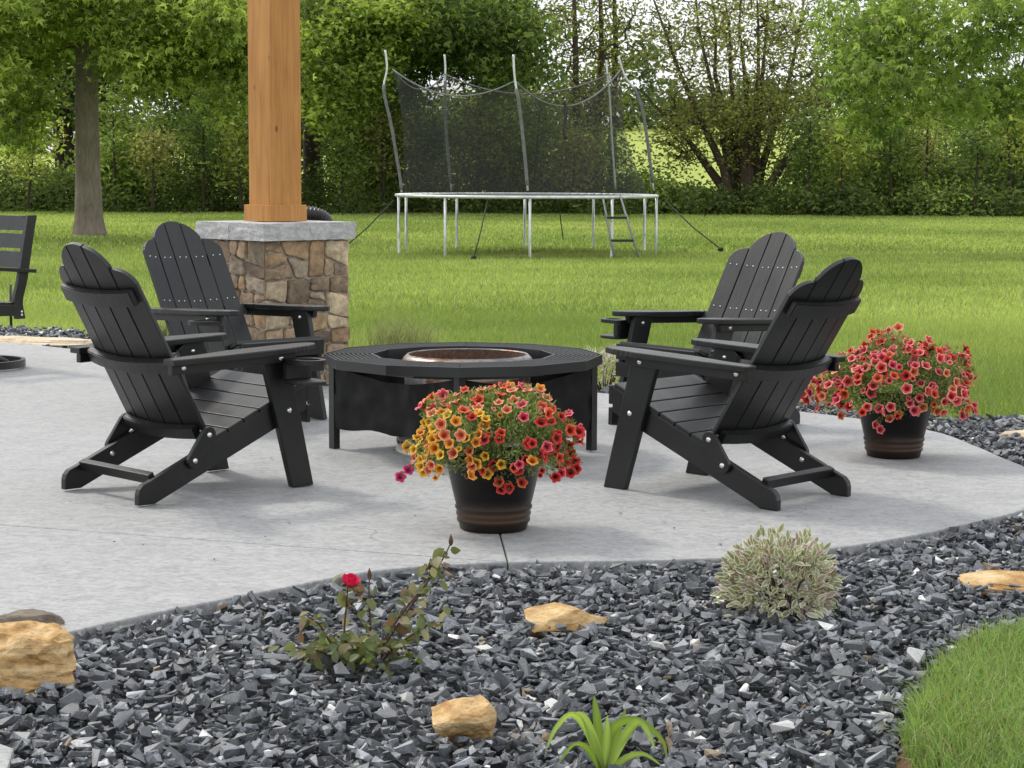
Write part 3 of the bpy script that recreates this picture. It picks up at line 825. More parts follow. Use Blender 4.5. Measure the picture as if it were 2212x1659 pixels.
pit = tag(empty('fire_pit', FC + Vector((.02, -.01, 0))), 'round smokeless steel fire pit with heat-tinted rim inside the ring table', 'fire pit')
link('drum', lathe_mesh('drum', [(.285, .11), (.285, .392), (.275, .397), (.275, .20)], 64), M['heated_steel'], pit)
link('rim', lathe_mesh('rim', [(.298, .395), (.300, .402), (.290, .424), (.273, .440), (.267, .438), (.265, .43)], 64), M['heated_steel'], pit)
link('bowl', lathe_mesh('bowl', [(.265, .436), (.262, .30), (.255, .20), (.0001, .19)], 64), M['burnt_steel'], pit)
link('base_ring', lathe_mesh('base_ring', [(.325, .0), (.327, .008), (.320, .015), (.318, .115), (.290, .122)], 64), M['brushed_steel'], pit)
bm = bmesh.new()
for k in range(44):
    a = 2*PI*k/44
    bmesh.ops.create_cone(bm, segments=12, radius1=.009, radius2=.009, depth=.004, cap_ends=True, matrix=Matrix.Translation((.3195*math.cos(a), .3195*math.sin(a), .048)) @ Matrix.Rotation(a, 4, 'Z') @ Matrix.Rotation(PI/2, 4, 'Y'))
tag(link('vent_holes', bm_mesh('vent_holes', bm), M['hole_shade_peg_black'], pit), kind='stuff')  # dark discs on the ring paint the shade inside the holes

# ------------------------------------------------------------------ stone column
CA = R(43.5); CC_ = Vector((-1.390, 11.70, .012)); HS = .29; CH = .852
colm = tag(empty('stone_column', CC_, CA), 'square fieldstone column with a grey rock-face cap behind the left chairs', 'column')
link('mortar_core', bm_mesh('mortar_core', prism(box_pts(-HS+.004, HS-.004, -HS+.004, HS-.004), 0, CH, None, .002)), M['mortar'], colm)
def split_cells(w, h, seed):
    """irregular ashlar: keep splitting polygons across their long side"""
    rnd = random.Random(seed); todo = [[np.array(p, float) for p in ((0, 0), (w, 0), (w, h), (0, h))]]; done = []
    while todo:
        poly = todo.pop(); P = np.array(poly); n = len(P)
        area = abs(sum(P[i][0]*P[(i+1) % n][1]-P[(i+1) % n][0]*P[i][1] for i in range(n)))/2
        if area < rnd.choice((.010, .018, .026, .034, .044)): done.append(poly); continue
        c = P.mean(0); ext = P.max(0)-P.min(0); d = np.array([1.0, 0]) if ext[0] > ext[1]*rnd.uniform(1.05, 1.7) else np.array([0, 1.0])
        a = rnd.gauss(0, .17); d = np.array([d[0]*math.cos(a)-d[1]*math.sin(a), d[0]*math.sin(a)+d[1]*math.cos(a)])
        m = c + (P[rnd.randrange(n)]-c)*rnd.uniform(-.22, .22); A, B = [], []
        for p, q in zip(poly, poly[1:]+poly[:1]):
            fp, fq = (p-m) @ d, (q-m) @ d
            (A if fp <= 0 else B).append(p)
            if (fp < 0) != (fq < 0): x = p + (q-p)*fp/(fp-fq); A.append(x); B.append(x)
        if len(A) < 3 or len(B) < 3: done.append(poly); continue
        todo += [A, B]
    return done
def round_poly(poly, inset, w, h, rs):
    """inset towards the centroid line by line, then cut the corners"""
    n = len(poly); area = sum(poly[i][0]*poly[(i+1) % n][1]-poly[(i+1) % n][0]*poly[i][1] for i in range(n))
    if area < 0: poly = poly[::-1]
    lines = []
    for i in range(n):
        a, b = poly[i], poly[(i+1) % n]; d = b-a; L = np.linalg.norm(d)
        if L < .012: continue
        nn = np.array([-d[1], d[0]])/L
        edge = (abs(a[0]) < 1e-6 and abs(b[0]) < 1e-6) or (abs(a[0]-w) < 1e-6 and abs(b[0]-w) < 1e-6)
        lines.append((a + nn*(0.0005 if edge else inset), d/L))
    pts = []
    for i in range(len(lines)):
        p, d = lines[i-1]; q, e = lines[i]
        cr = d[0]*e[1]-d[1]*e[0]
        if abs(cr) < .08: continue
        t = ((q[0]-p[0])*e[1]-(q[1]-p[1])*e[0])/cr; pts.append(p + d*t)
    out = []
    m = len(pts)
    for i in range(m):
        a, b, c = pts[i-1], pts[i], pts[(i+1) % m]
        la, lc = np.linalg.norm(a-b), np.linalg.norm(c-b); r = min(.018, .3*la, .3*lc)
        edge = b[0] < .004 or b[0] > w-.004
        if edge: out.append(b)
        else:
            p0, p2 = b+(a-b)/la*r, b+(c-b)/lc*r
            out += [p0, .25*p0+.5*b+.25*p2, p2]
        nmid = max(0, int(lc/.05))
        for k in range(nmid):
            q = b + (c-b)*(k+1)/(nmid+1)
            if not (edge and (c[0] < .004 or c[0] > w-.004)): q = q + rs.normal(0, .0040, 2)
            out.append(q)
    return out
stone_col = 0
for face in range(4):
    rs = np.random.default_rng(60+face)
    for poly in split_cells(2*HS, CH, 90+face*3):
        pts = round_poly(poly, .0045, 2*HS, CH, rs)
        if len(pts) < 4: continue
        cen = np.mean(pts, 0); proud = rs.uniform(.008, .026)
        bm = bmesh.new()
        rings = []
        for k_, (f_, dz) in enumerate(((1.0, -.016), (1.0, proud*.3), (.94, proud*.85), (.78, proud))):
            ring = []
            for p in pts:
                q = cen + (p-cen)*f_
                if p[0] < .004: q[0] = p[0]-(proud*.3 if dz > 0 else 0)
                if p[0] > 2*HS-.004: q[0] = p[0]+(proud*.3 if dz > 0 else 0)
                nz_ = noise.noise(Vector((q[0]*22+face*7, q[1]*22, 3.3)))*.005 if k_ > 1 else 0
                ring.append(bm.verts.new((q[0]-HS, -HS-dz-nz_, q[1])))
            rings.append(ring)
        m = len(pts)
        for a_, b2 in zip(rings, rings[1:]):
            for i in range(m): bm.faces.new((a_[i], a_[(i+1) % m], b2[(i+1) % m], b2[i]))
        cv = bm.verts.new((cen[0]-HS, -HS-proud-.003-rs.uniform(0, .004), cen[1]))
        for i in range(m): bm.faces.new((rings[-1][i], rings[-1][(i+1) % m], cv))
        bmesh.ops.recalc_face_normals(bm, faces=bm.faces)
        bm.transform(Matrix.Rotation(face*PI/2, 4, 'Z'))
        link('stone', bm_mesh('stone', bm), M['field_stone'], colm)
# cap: four rock-faced blocks
CHS = .328
for i, (x0, x1, y0, y1) in enumerate(((-CHS, .0, -CHS, 0.0), (.0015, CHS, -CHS, .0), (-CHS, 0, .0015, CHS), (.0015, CHS, .0015, CHS))):
    bm = bmesh.new(); bmesh.ops.create_cube(bm, size=1, matrix=Matrix.Translation(((x0+x1)/2, (y0+y1)/2, CH+.0505)) @ Matrix.Diagonal((x1-x0, y1-y0, .099, 1)))
    bmesh.ops.subdivide_edges(bm, edges=bm.edges[:], cuts=11, use_grid_fill=True)
    for v in bm.verts:
        p = v.co
        k_ = noise.noise(Vector((p.x*14, p.y*14, p.z*26+i)))*.010 + noise.noise(Vector((p.x*40, p.y*40, p.z*50)))*.004
        if abs(p.x) > CHS-.001: p.x += math.copysign(k_-.004, p.x)
        if abs(p.y) > CHS-.001: p.y += math.copysign(k_-.004, p.y)
        if p.z > CH+.09: p.z += noise.noise(Vector((p.x*9, p.y*9, 3)))*.0025
    link('cap_block', bm_mesh('cap_block', bm), M['cap_stone'], colm)
# cedar post standing on the cap
ZP = CH + .1025
post = tag(empty('cedar_post', (CC_.x, CC_.y, CC_.z + ZP), CA), 'square orange cedar post with a base collar standing on the stone column', 'post')
PH, PT = .1085, 3.0
def boards(name, hs, th, z0, z1, bev):
    for k in range(4):
        bm = prism([(-hs, -hs), (hs, -hs), (hs-th, -hs+th), (-hs+th, -hs+th)], z0, z1, Matrix.Rotation(k*PI/2, 4, 'Z'), bev)
        link(name, bm_mesh(name, bm), M['cedar'], post)
boards('face_board', PH, .020, .002, PT, .0015)
boards('collar_board', PH+.0225, .0215, .001, .096, .0025)
# corrugated drain pipe behind the post
pp = [at(625, 486, 12.2), at(645, 468, 12.15), at(668, 462, 12.12), at(690, 467, 12.12), at(704, 480, 12.14), at(710, 500, 12.16), at(712, 535, 12.2), at(712, 700, 12.25)]
pp[-1] = Vector((pp[-2].x, pp[-2].y+.02, .0))
path = spline([tuple(p) for p in pp], 16)
rad = [.044 + .005*math.cos(i*2*PI/4) for i in range(len(path))]
o = link('drain_pipe', bm_mesh('drain_pipe', tube_bm([path], rad, 16), True), M['black_plastic'])
tag(o, 'bent black corrugated drain pipe behind the cedar post base', 'pipe')

# ------------------------------------------------------------------ flower pots
POT = [(.0001, .004), (.112, .004), (.118, .0), (.121, .006), (.124, .022), (.131, .030), (.131, .040), (.127, .045), (.133, .051), (.134, .060), (.130, .066), (.137, .075), (.138, .082), (.134, .088), (.140, .11), (.168, .232), (.174, .236), (.178, .242), (.178, .262), (.172, .270), (.166, .268), (.163, .255), (.160, .23)]
def flower_mesh(name, edge, mid, throat, seed):
    rnd = random.Random(seed); V, C = [(0, 0, -.020)], [throat]; n = 20
    for r, z, c in ((.006, -.008, throat), (.0105, -.001, tuple(.55*a+.45*b for a, b in zip(mid, throat))), (.016, .002, mid), (.0205, .001, edge)):
        for k in range(n):
            t = 2*PI*k/n; lobe = 1 + (.10*math.cos(5*t) if r > .012 else 0) - (.05 if r > .012 and math.cos(5*t) < -.9 else 0)
            V.append((r*lobe*math.cos(t), r*lobe*math.sin(t), z + (.0025*math.cos(5*t+.6) if r > .015 else 0))); C.append(c)
    F = []
    for k in range(n): F.append((0, 1+k, 1+(k+1) % n, 1+(k+1) % n))
    me = bpy.data.meshes.new(name)
    faces = [(0, 1+k, 1+(k+1) % n) for k in range(n)]
    for j in range(3):
        for k in range(n): faces.append((1+j*n+k, 1+(j+1)*n+k, 1+(j+1)*n+(k+1) % n, 1+j*n+(k+1) % n))
    me.from_pydata(V, [], faces); smooth(me)
    a = me.color_attributes.new('Col', 'FLOAT_COLOR', 'POINT')
    c4 = np.ones((len(V), 4), np.float32); c4[:, :3] = C; a.data.foreach_set('color', c4.ravel())
    me.materials.append(M['petal']); return me
FL = dict(
    yellow=flower_mesh('flower', (.80, .55, .10), (.82, .44, .03), (.30, .10, .01), 1),
    gold=flower_mesh('flower', (.82, .42, .14), (.80, .30, .03), (.32, .07, .01), 2),
    orange=flower_mesh('flower', (.80, .22, .10), (.66, .07, .03), (.16, .015, .01), 3),
    red=flower_mesh('flower', (.66, .075, .05), (.52, .025, .025), (.10, .008, .008), 4),
    coral=flower_mesh('flower', (.90, .50, .40), (.72, .09, .11), (.28, .02, .02), 5),
    rose=flower_mesh('flower', (.86, .30, .30), (.64, .055, .10), (.20, .012, .02), 6),
    peach=flower_mesh('flower', (.86, .55, .36), (.70, .17, .09), (.35, .06, .02), 7),
    pink=flower_mesh('flower', (.70, .12, .30), (.55, .04, .18), (.20, .02, .05), 8))
def leaf_arrays(P, D, Nn, L, W, col, fold=.25):
    """kite leaves: base P, direction D, normal N, length L, width W"""
    S = np.cross(D, Nn); S /= np.linalg.norm(S, axis=1)[:, None]+1e-9
    b = P; m = P + D*(L*.45)[:, None]; tip = P + D*L[:, None] - Nn*(L*.12)[:, None]
    l = m + S*(W/2)[:, None] + Nn*(W*fold)[:, None]; r = m - S*(W/2)[:, None] + Nn*(W*fold)[:, None]
    n = len(P); V = np.stack([b, l, tip, r], 1).reshape(-1, 3)
    o = np.arange(n)[:, None]*4
    F = np.concatenate([o+np.array([[0, 2, 1]]), o+np.array([[0, 3, 2]])])
    return V, F, np.repeat(col, 4, 0)
def unit(a): return a/(np.linalg.norm(a, axis=1)[:, None]+1e-9)
def pot_with_plant(loc, label_pot, label_plant, dome, palette, nflow, seed, trail, fs=1.0):
    pot = tag(empty('flower_pot', loc), label_pot, 'flower pot', 'round bronze black flower pots')
    link('pot_body', lathe_mesh('pot_body', POT, 72), M['pot_glaze'], pot)
    link('potting_soil', lathe_mesh('potting_soil', [(.161, .236), (.08, .246), (.0001, .25)], 32), M['potting_soil'], pot)
    pl = tag(empty('flowering_plant', (loc[0], loc[1], loc[2]+.245)), label_plant, 'plant', 'trailing flowers in the pots')
    rs = np.random.default_rng(seed); dx, rx, ry, rz, zc = dome
    pts = []
    # directions over the dome; bumps make the outline uneven
    n = nflow*6
    u = unit(rs.normal(size=(n, 3))); u = u[u[:, 2] > -.30]
    bump = 1 + .10*np.sin(u[:, 0]*7+seed) + .08*np.sin(u[:, 1]*9+2) + .08*np.sin(u[:, 2]*8+u[:, 0]*5)
    S = u*np.array([rx, ry, rz])*bump[:, None]*rs.uniform(.93, 1.08, (len(u), 1)) + np.array([dx, 0, zc])
    sel = []
    for i in range(len(S)):
        if u[i, 1] > .75: continue
        if all(np.linalg.norm(S[i]-S[j]) > .021*fs for j in sel[-260:]): sel.append(i)
        if len(sel) >= nflow: break
    for i in sel:
        p = S[i].copy(); nrm = unit((u[i] + np.array([0, -.45, .35]) + rs.normal(0, .45, 3))[None])[0]
        c = palette(p, rs)
        q = Vector(nrm).to_track_quat('Z', 'Y')
        o = link('flower', FL[c], None, pl, Vector(p), None, Vector((1, 1, rs.uniform(.8, 1.6)))*fs*(rs.uniform(.45, .65) if rs.random() < .12 else rs.uniform(.80, 1.12)))
        o.rotation_euler = (q @ Vector((0, 0, 1)).to_track_quat('Z', 'Y')).to_euler()
    for (tx, ty, tz, c) in trail:
        o = link('flower', FL[c], None, pl, (tx, ty, tz), (R(70+rs.uniform(-20, 15)), 0, rs.uniform(-.5, .5)))
    # foliage through the dome
    nl = 14000
    d = unit(rs.normal(size=(nl, 3))); d[:, 2] = np.where(d[:, 2] < -.3, -d[:, 2], d[:, 2])
    rr = rs.uniform(.35, 1.0, nl)**.5
    bump = 1 + .10*np.sin(d[:, 0]*7+seed) + .08*np.sin(d[:, 1]*9+2) + .08*np.sin(d[:, 2]*8+d[:, 0]*5)
    P = d*np.array([rx, ry, rz])*(rr*bump*.98)[:, None] + np.array([dx, 0, zc])
    D = unit(d*.8 + rs.normal(0, .6, (nl, 3)) + np.array([0, 0, .15])); Nn = unit(rs.normal(size=(nl, 3)) + np.array([0, -.4, .9])); Nn = unit(Nn - D*np.sum(D*Nn, 1)[:, None])
    tcol = rs.random((nl, 1)); col = np.array([.15, .20, .06])*(1-tcol) + np.array([.33, .39, .16])*tcol; col *= rs.uniform(.7, 1.2, (nl, 1))
    V, F, C = leaf_arrays(P, D, Nn, rs.uniform(.014, .027, nl), rs.uniform(.005, .009, nl), col)
    # trailing sprigs
    for (tx, ty, tz, c) in trail:
        k = 30; t = rs.random(k)[:, None]
        a = np.array([tx*.6, ty*.8, .06]); b = np.array([tx, ty, tz])
        P2 = a*(1-t)+b*t + rs.normal(0, .012, (k, 3)); D2 = unit(rs.normal(size=(k, 3))); N2 = unit(np.cross(D2, rs.normal(size=(k, 3))))
        V2, F2, C2 = leaf_arrays(P2, D2, N2, rs.uniform(.013, .022, k), rs.uniform(.005, .008, k), np.tile([.14, .17, .06], (k, 1)))
        F = np.concatenate([F, F2+len(V)]); V = np.concatenate([V, V2]); C = np.concatenate([C, C2])
    tag(link('foliage', np_mesh('foliage', V, F, C), M['leaf'], pl), kind='stuff')
def pal_front(p, rs):
    x = p[0]/.3; t = x + rs.normal(0, .28) + (.12-p[2])*.6
    if rs.random() < .012: return 'pink'
    if p[2] > .19: return rs.choice(['peach', 'orange', 'gold', 'rose', 'peach'])
    if t < -.05: return rs.choice(['yellow', 'yellow', 'yellow', 'gold', 'gold', 'peach'])
    if t < .16: return rs.choice(['yellow', 'gold', 'gold', 'red', 'orange'])
    return rs.choice(['red', 'red', 'orange', 'red', 'rose'])
def pal_right(p, rs):
    if p[2] < -.05 and rs.random() < .45: return rs.choice(['peach', 'gold'])
    return rs.choice(['coral', 'coral', 'red', 'rose', 'rose', 'orange', 'rose', 'coral', 'peach', 'red'])
pf = on(1066, 1141); pr = on(1930, 985)
pot_with_plant((pf.x, pf.y, pf.z+.002), 'bronze black flower pot standing alone at the front of the patio', 'mound of yellow and red flowers in the front pot', (.0, .302, .28, .20, .045), pal_front, 250, 5,
               [(-.30, -.05, -.03, 'pink'), (-.33, -.02, -.06, 'pink'), (-.24, -.08, -.01, 'pink'), (.03, -.19, -.075, 'red'), (.055, -.20, -.07, 'red'), (.02, -.19, -.05, 'orange'), (.10, -.2, -.05, 'orange'), (.29, -.08, -.02, 'red'), (.27, -.1, -.03, 'red'), (-.02, -.2, -.02, 'yellow')])
pot_with_plant((pr.x, pr.y, pr.z+.002), 'bronze black flower pot near the right rim of the patio', 'mound of coral pink flowers in the right pot', (.0, .325, .30, .235, .05), pal_right, 297, 9,
               [(-.12, -.19, -.08, 'coral'), (-.10, -.2, -.10, 'rose'), (-.02, -.2, -.03, 'gold'), (.06, -.2, -.02, 'peach'), (-.06, -.2, -.05, 'peach'), (-.26, -.1, -.05, 'peach'), (.15, -.16, -.02, 'gold')], 1.16)

# ------------------------------------------------------------------ variegated shrubs
def vleaf_mesh(name, green, edge, seed):
    """pointed leaf with a green heart and a cream margin"""
    prof = [(0, 0), (.18, .10), (.42, .20), (.62, .19), (.82, .10), (1.0, 0)]
    V, C, F = [], [], []
    for i, (a, w) in enumerate(prof):
        z = -.10*a*a
        for s, k in ((-1, 1.0), (-.5, .0), (0, -.5), (.5, 0), (1, 1.0)):
            V.append((s*w, a, z + abs(s)*w*.30)); C.append(edge if abs(s) == 1 or i in (0, len(prof)-1) else green)
    for i in range(len(prof)-1):
        for j in range(4): q = i*5+j; F.append((q, q+1, q+6, q+5))
    me = np_mesh(name, V, F, np.array(C), True); me.materials.append(M['petal']); return me
VL = [vleaf_mesh('leaf', (.26, .28, .16), (.80, .77, .60), 1), vleaf_mesh('leaf', (.34, .34, .22), (.82, .79, .64), 2), vleaf_mesh('leaf', (.30, .22, .19), (.66, .56, .50), 3), vleaf_mesh('leaf', (.19, .21, .11), (.74, .72, .52), 4)]
def var_shrub(p, rx, rz, nleaf, nobj, L0, label, seed, grp):
    root = tag(empty('variegated_shrub', p), label, 'shrub', grp)
    rs = np.random.default_rng(seed)
    d = unit(rs.normal(size=(nleaf, 3))); d[:, 2] = np.sign(d[:, 2])*0 + np.abs(d[:, 2])**.8 - .12
    rr = rs.uniform(.35, 1, nleaf)**.45; bump = 1 + .07*np.sin(d[:, 0]*9+seed)+.07*np.sin(d[:, 2]*7+d[:, 1]*5)
    d /= (np.sum(np.abs(d)**3.2, 1)**(1/3.2))[:, None]
    P = d*np.array([rx*.92, rx*.85, rz*.92])*(rr*bump)[:, None] + np.array([0, 0, rz*.10])
    P[:, 2] = np.maximum(P[:, 2], .0)
    front = np.argsort(-(rr*(d[:, 1] < .35) + .001*rs.random(nleaf)))
    obj_ids = set(front[:nobj].tolist())
    VV, FF, CC, off = [], [], [], 0
    arrs = []
    for me in VL:
        v = np.empty(len(me.vertices)*3); me.vertices.foreach_get('co', v); f = np.array([p_.vertices[:] for p_ in me.polygons]); c = np.empty(len(me.vertices)*4); me.color_attributes['Col'].data.foreach_get('color', c)
        arrs.append((v.reshape(-1, 3), f, c.reshape(-1, 4)[:, :3]))
    for i in range(nleaf):
        dr = Vector(unit((d[i]*.8 + rs.normal(0, .5, 3) + np.array([0, -.1, .05]))[None])[0])
        up = Vector((0, -.8, 1)) + Vector(rs.normal(0, .4, 3)); x = dr.cross(up).normalized(); z = x.cross(dr).normalized()
        s = L0*rs.uniform(.7, 1.2)
        Mx = Matrix.Translation(P[i]) @ Matrix((x, dr, z)).transposed().to_4x4() @ Matrix.Scale(s, 4)
        k = rs.choice(4, p=[.32, .28, .24, .16])
        if i in obj_ids:
            o = link('leaf', VL[k], None, root); o.matrix_local = Mx
        else:
            v, f, c = arrs[k]; m = np.array(Mx); W = v @ m[:3, :3].T + m[:3, 3]
            VV.append(W); FF.append(f+off); CC.append(c); off += len(v)
    if VV: tag(link('foliage', np_mesh('foliage', np.concatenate(VV), np.concatenate(FF), np.concatenate(CC), True), M['petal'], root), kind='stuff')
    bm = bmesh.new()
    for k in range(16):
        a = rs.uniform(0, 2*PI); q = Vector((math.cos(a)*rx*.7, math.sin(a)*rx*.6, rz*rs.uniform(.5, .95)))
        tube_bm([[Vector((q.x*.15, q.y*.15, -.03)), q*.5 + Vector((0, 0, .02)), q]], [.004, .003, .0015], 5, bm)
    link('stems', bm_mesh('stems', bm, True), M['stem_brown'], root)
p = on(1688, 1322, -.02); var_shrub((p.x, p.y+.03, p.z), .168, .205, 1050, 295, .040, 'rounded cream and green variegated shrub in the front gravel', 3, 'variegated shrubs')
p = on(1308, 848, -.02); var_shrub((p.x, p.y+.12, p.z), .20, .22, 420, 0, .045, 'small variegated shrub behind the fire pit table', 6, 'variegated shrubs')

# ------------------------------------------------------------------ rose bush
def oval_leaf(name, col, seed):
    prof = [(0, 0), (.2, .24), (.5, .34), (.8, .2), (1, 0)]; V, F = [], []
    for a, w in prof:
        for s in (-1, 0, 1): V.append((s*w, a, abs(s)*w*.3-.15*a*a))
    for i in range(4):
        for j in range(2): q = i*3+j; F.append((q, q+1, q+4, q+3))
    me = np_mesh(name, V, F, np.tile(col, (len(V), 1)), True); me.materials.append(M['leaf']); return me
RL = [oval_leaf('leaf', c, i) for i, c in enumerate(((.12, .145, .05), (.19, .21, .08), (.20, .12, .07), (.15, .19, .09), (.30, .27, .15)))]
rp = on(775, 1440, -.03)
rose = tag(empty('rose_bush', rp), 'scraggly rose bush with a single red bloom in the front gravel', 'rose bush')
YR = rp.y
def rel(px, py, dy=0.0): return at(px, py, YR+dy) - rp
stems = [[(770, 1445), (745, 1380), (748, 1310), (752, 1262)], [(800, 1440), (838, 1370), (880, 1310), (925, 1255), (958, 1205), (974, 1172)], [(785, 1440), (800, 1370), (797, 1300), (798, 1245)],
         [(760, 1445), (715, 1390), (690, 1350), (662, 1330)], [(815, 1440), (850, 1400), (900, 1365), (940, 1340)], [(795, 1442), (860, 1350), (920, 1260), (930, 1222)], [(765, 1445), (700, 1410), (640, 1400)]]
rs = np.random.default_rng(14)
anchors = []
for i, s_ in enumerate(stems):
    dy = (-.05, .06, .02, -.03, .05, .08, -.08)[i]
    pth = spline([tuple(rel(x, y, dy*(k/(len(s_)-1)))) for k, (x, y) in enumerate(s_)], 5)
    rad = np.linspace(.0042, .0016, len(pth))
    link('stem', bm_mesh('stem', tube_bm([pth], list(rad), 6), True), M['stem_brown'], rose)
    for q in pth[3:]: anchors.append(np.array(q))
nleaf = 0
def put_leaf(q, s, me=None):
    dr = Vector(unit(rs.normal(size=(1, 3)) + np.array([[0, -.2, .1]]))[0]); up = Vector((0, -.4, 1)) + Vector(rs.normal(0, .4, 3)); x = dr.cross(up).normalized(); z = x.cross(dr).normalized()
    o = link('leaf', me or RL[rs.choice(5)], None, rose); o.matrix_local = Matrix.Translation(Vector(q)) @ Matrix((x, dr, z)).transposed().to_4x4() @ Matrix.Scale(s, 4)
for a in anchors:
    if rs.random() < .75:
        for _ in range(rs.integers(1, 4)): put_leaf(a + rs.normal(0, .012, 3), rs.uniform(.028, .046))
for _ in range(230):
    q = np.array(rel(rs.normal(765, 58), rs.uniform(1385, 1462), rs.normal(0, .05))); put_leaf(q, rs.uniform(.026, .042), RL[rs.choice([0, 1, 3, 4, 1])])
# bloom of wrapped petals, and buds
bl = empty('bloom'); bl.parent = rose; bl.location = rel(758, 1256, -.055)
simple('rose_red', (.72, .022, .10), .5, .3); bl.scale = (1.2, 1.2, 1.15)
for k in range(11):
    lay = k/10; r0 = .004+.012*lay; a0 = k*2.4
    V, F = [], []
    for i in range(6):
        for j in range(6):
            a = a0 + (i/5-.5)*(2.2-.5*lay); h = j/5
            r = r0*(.45+.75*math.sin(h*PI*.62)) + .004*lay*h*h
            V.append((r*math.cos(a), r*math.sin(a), -.012+.030*h*(1-.25*lay) - .006*lay*h*h*abs(i/5-.5)*4))
    for i in range(5):
        for j in range(5): q = i*6+j; F.append((q, q+6, q+7, q+1))
    link('petal', np_mesh('petal', V, F, smooth_=True), M['rose_red'], bl)
bl.rotation_euler = (.35, .25, 0)
for (x, y) in ((974, 1170), (798, 1243), (930, 1222)):
    me = lathe_mesh('bud', [(.0005, -.012), (.005, -.006), (.0065, .002), (.004, .011), (.0005, .02)], 10)
    o = link('bud', me, M['stem_brown'], rose, rel(x, y, .05))
for (x, y, s_) in ((742, 1240, .04), (748, 1278, .03), (960, 1310, .035), (905, 1300, .03), (660, 1335, .035), (920, 1222, .032), (932, 1225, .03)):
    put_leaf(np.array(rel(x, y, .0)), s_, RL[rs.choice([1, 3, 4])])

# ------------------------------------------------------------------ strappy lily
lp = on(1310, 1668, -.03)
lily = tag(empty('daylily_plant', lp), 'young strappy green plant with arching leaves at the bottom edge', 'plant')
def lrel(px, py, dy=0): return tuple(at(px, py, lp.y+dy) - lp)
def lily_leaf(pts, w, col, dys):
    P = [np.array(lrel(x, y, d)) for (x, y), d in zip(pts, dys)]; P = spline(P, 6); n = len(P); V, F, C = [], [], []
    for i, p in enumerate(P):
        d = P[min(i+1, n-1)]-P[max(i-1, 0)]; d /= np.linalg.norm(d)+1e-9
        s = np.cross(d, np.array([.15, 1.0, .35])); s /= np.linalg.norm(s)+1e-9
        t = i/(n-1); ww = w*(.55+.45*math.sin(min(1, t*2.2)*PI/2))*(1-t**2.6)+.0006
        nn = np.cross(s, d)
        for k, f in ((-1, .28), (0, 0), (1, .28)): V.append(p + s*k*ww/2 + nn*f*ww*.6); C.append(np.array(col)*(1.0 if k else 1.35))
    for i in range(n-1):
        for j in range(2): q = i*3+j; F.append((q, q+1, q+4, q+3))
    link('leaf', np_mesh('leaf', V, F, np.array(C), True), M['leaf'], lily)
G1, G2 = (.16, .235, .045), (.27, .36, .09)
lily_leaf([(1305, 1665), (1290, 1560), (1283, 1502)], 0.0230, G1, (0, .01, .02))
lily_leaf([(1300, 1665), (1268, 1580), (1235, 1545), (1200, 1575), (1180, 1620)], 0.0192, G2, (0, -.01, -.03, -.06, -.08))
lily_leaf([(1300, 1668), (1285, 1610), (1262, 1550), (1240, 1540)], 0.0230, G2, (0, -.02, -.03, -.03))
lily_leaf([(1308, 1668), (1315, 1590), (1345, 1560), (1385, 1560), (1430, 1600), (1440, 1640)], 0.0212, G1, (0, -.01, -.02, -.04, -.05, -.06))
lily_leaf([(1312, 1668), (1345, 1600), (1375, 1562), (1400, 1585), (1415, 1620)], 0.0230, G2, (0, -.03, -.05, -.08, -.1))
lily_leaf([(1305, 1668), (1310, 1600), (1312, 1545)], 0.0202, G2, (0, -.02, -.02))
lily_leaf([(1298, 1668), (1270, 1620), (1240, 1610), (1205, 1650)], 0.0173, G1, (0, -.03, -.06, -.1))
lily_leaf([(1318, 1668), (1350, 1640), (1390, 1630), (1430, 1655)], 0.0173, G2, (0, -.04, -.07, -.1))
lily_leaf([(1308, 1668), (1335, 1580), (1352, 1530)], 0.0173, G1, (0, .01, .03))

# ------------------------------------------------------------------ wispy plants on the far rim of the patio
def wispy(px, py, z, h, w, n, label, seed, col=(.17, .17, .08)):
    p = on(px, py, z); rs = np.random.default_rng(seed)
    P = rs.normal(0, w*.45, (n, 2)); 
    V, F, C = blades(P, np.zeros(n), rs.uniform(.4, 1, n)*h, rs.uniform(.003, .007, n), np.tile(col, (n, 1))*rs.uniform(.6, 1.3, (n, 1)), rs, .55, 2)
    root = tag(empty('wispy_plant', p), label, 'plant', 'wispy plants along the gravel strip')
    tag(link('blades', np_mesh('blades', V, F, C), M['blade'], root), kind='stuff')
wispy(862, 752, -.05, .30, .30, 420, 'thin wispy grassy plant on the lawn rim behind the table', 4, (.24, .25, .12))
wispy(340, 742, -.05, .24, .22, 300, 'dark twiggy plant between the two left chairs', 5, (.13, .13, .06))

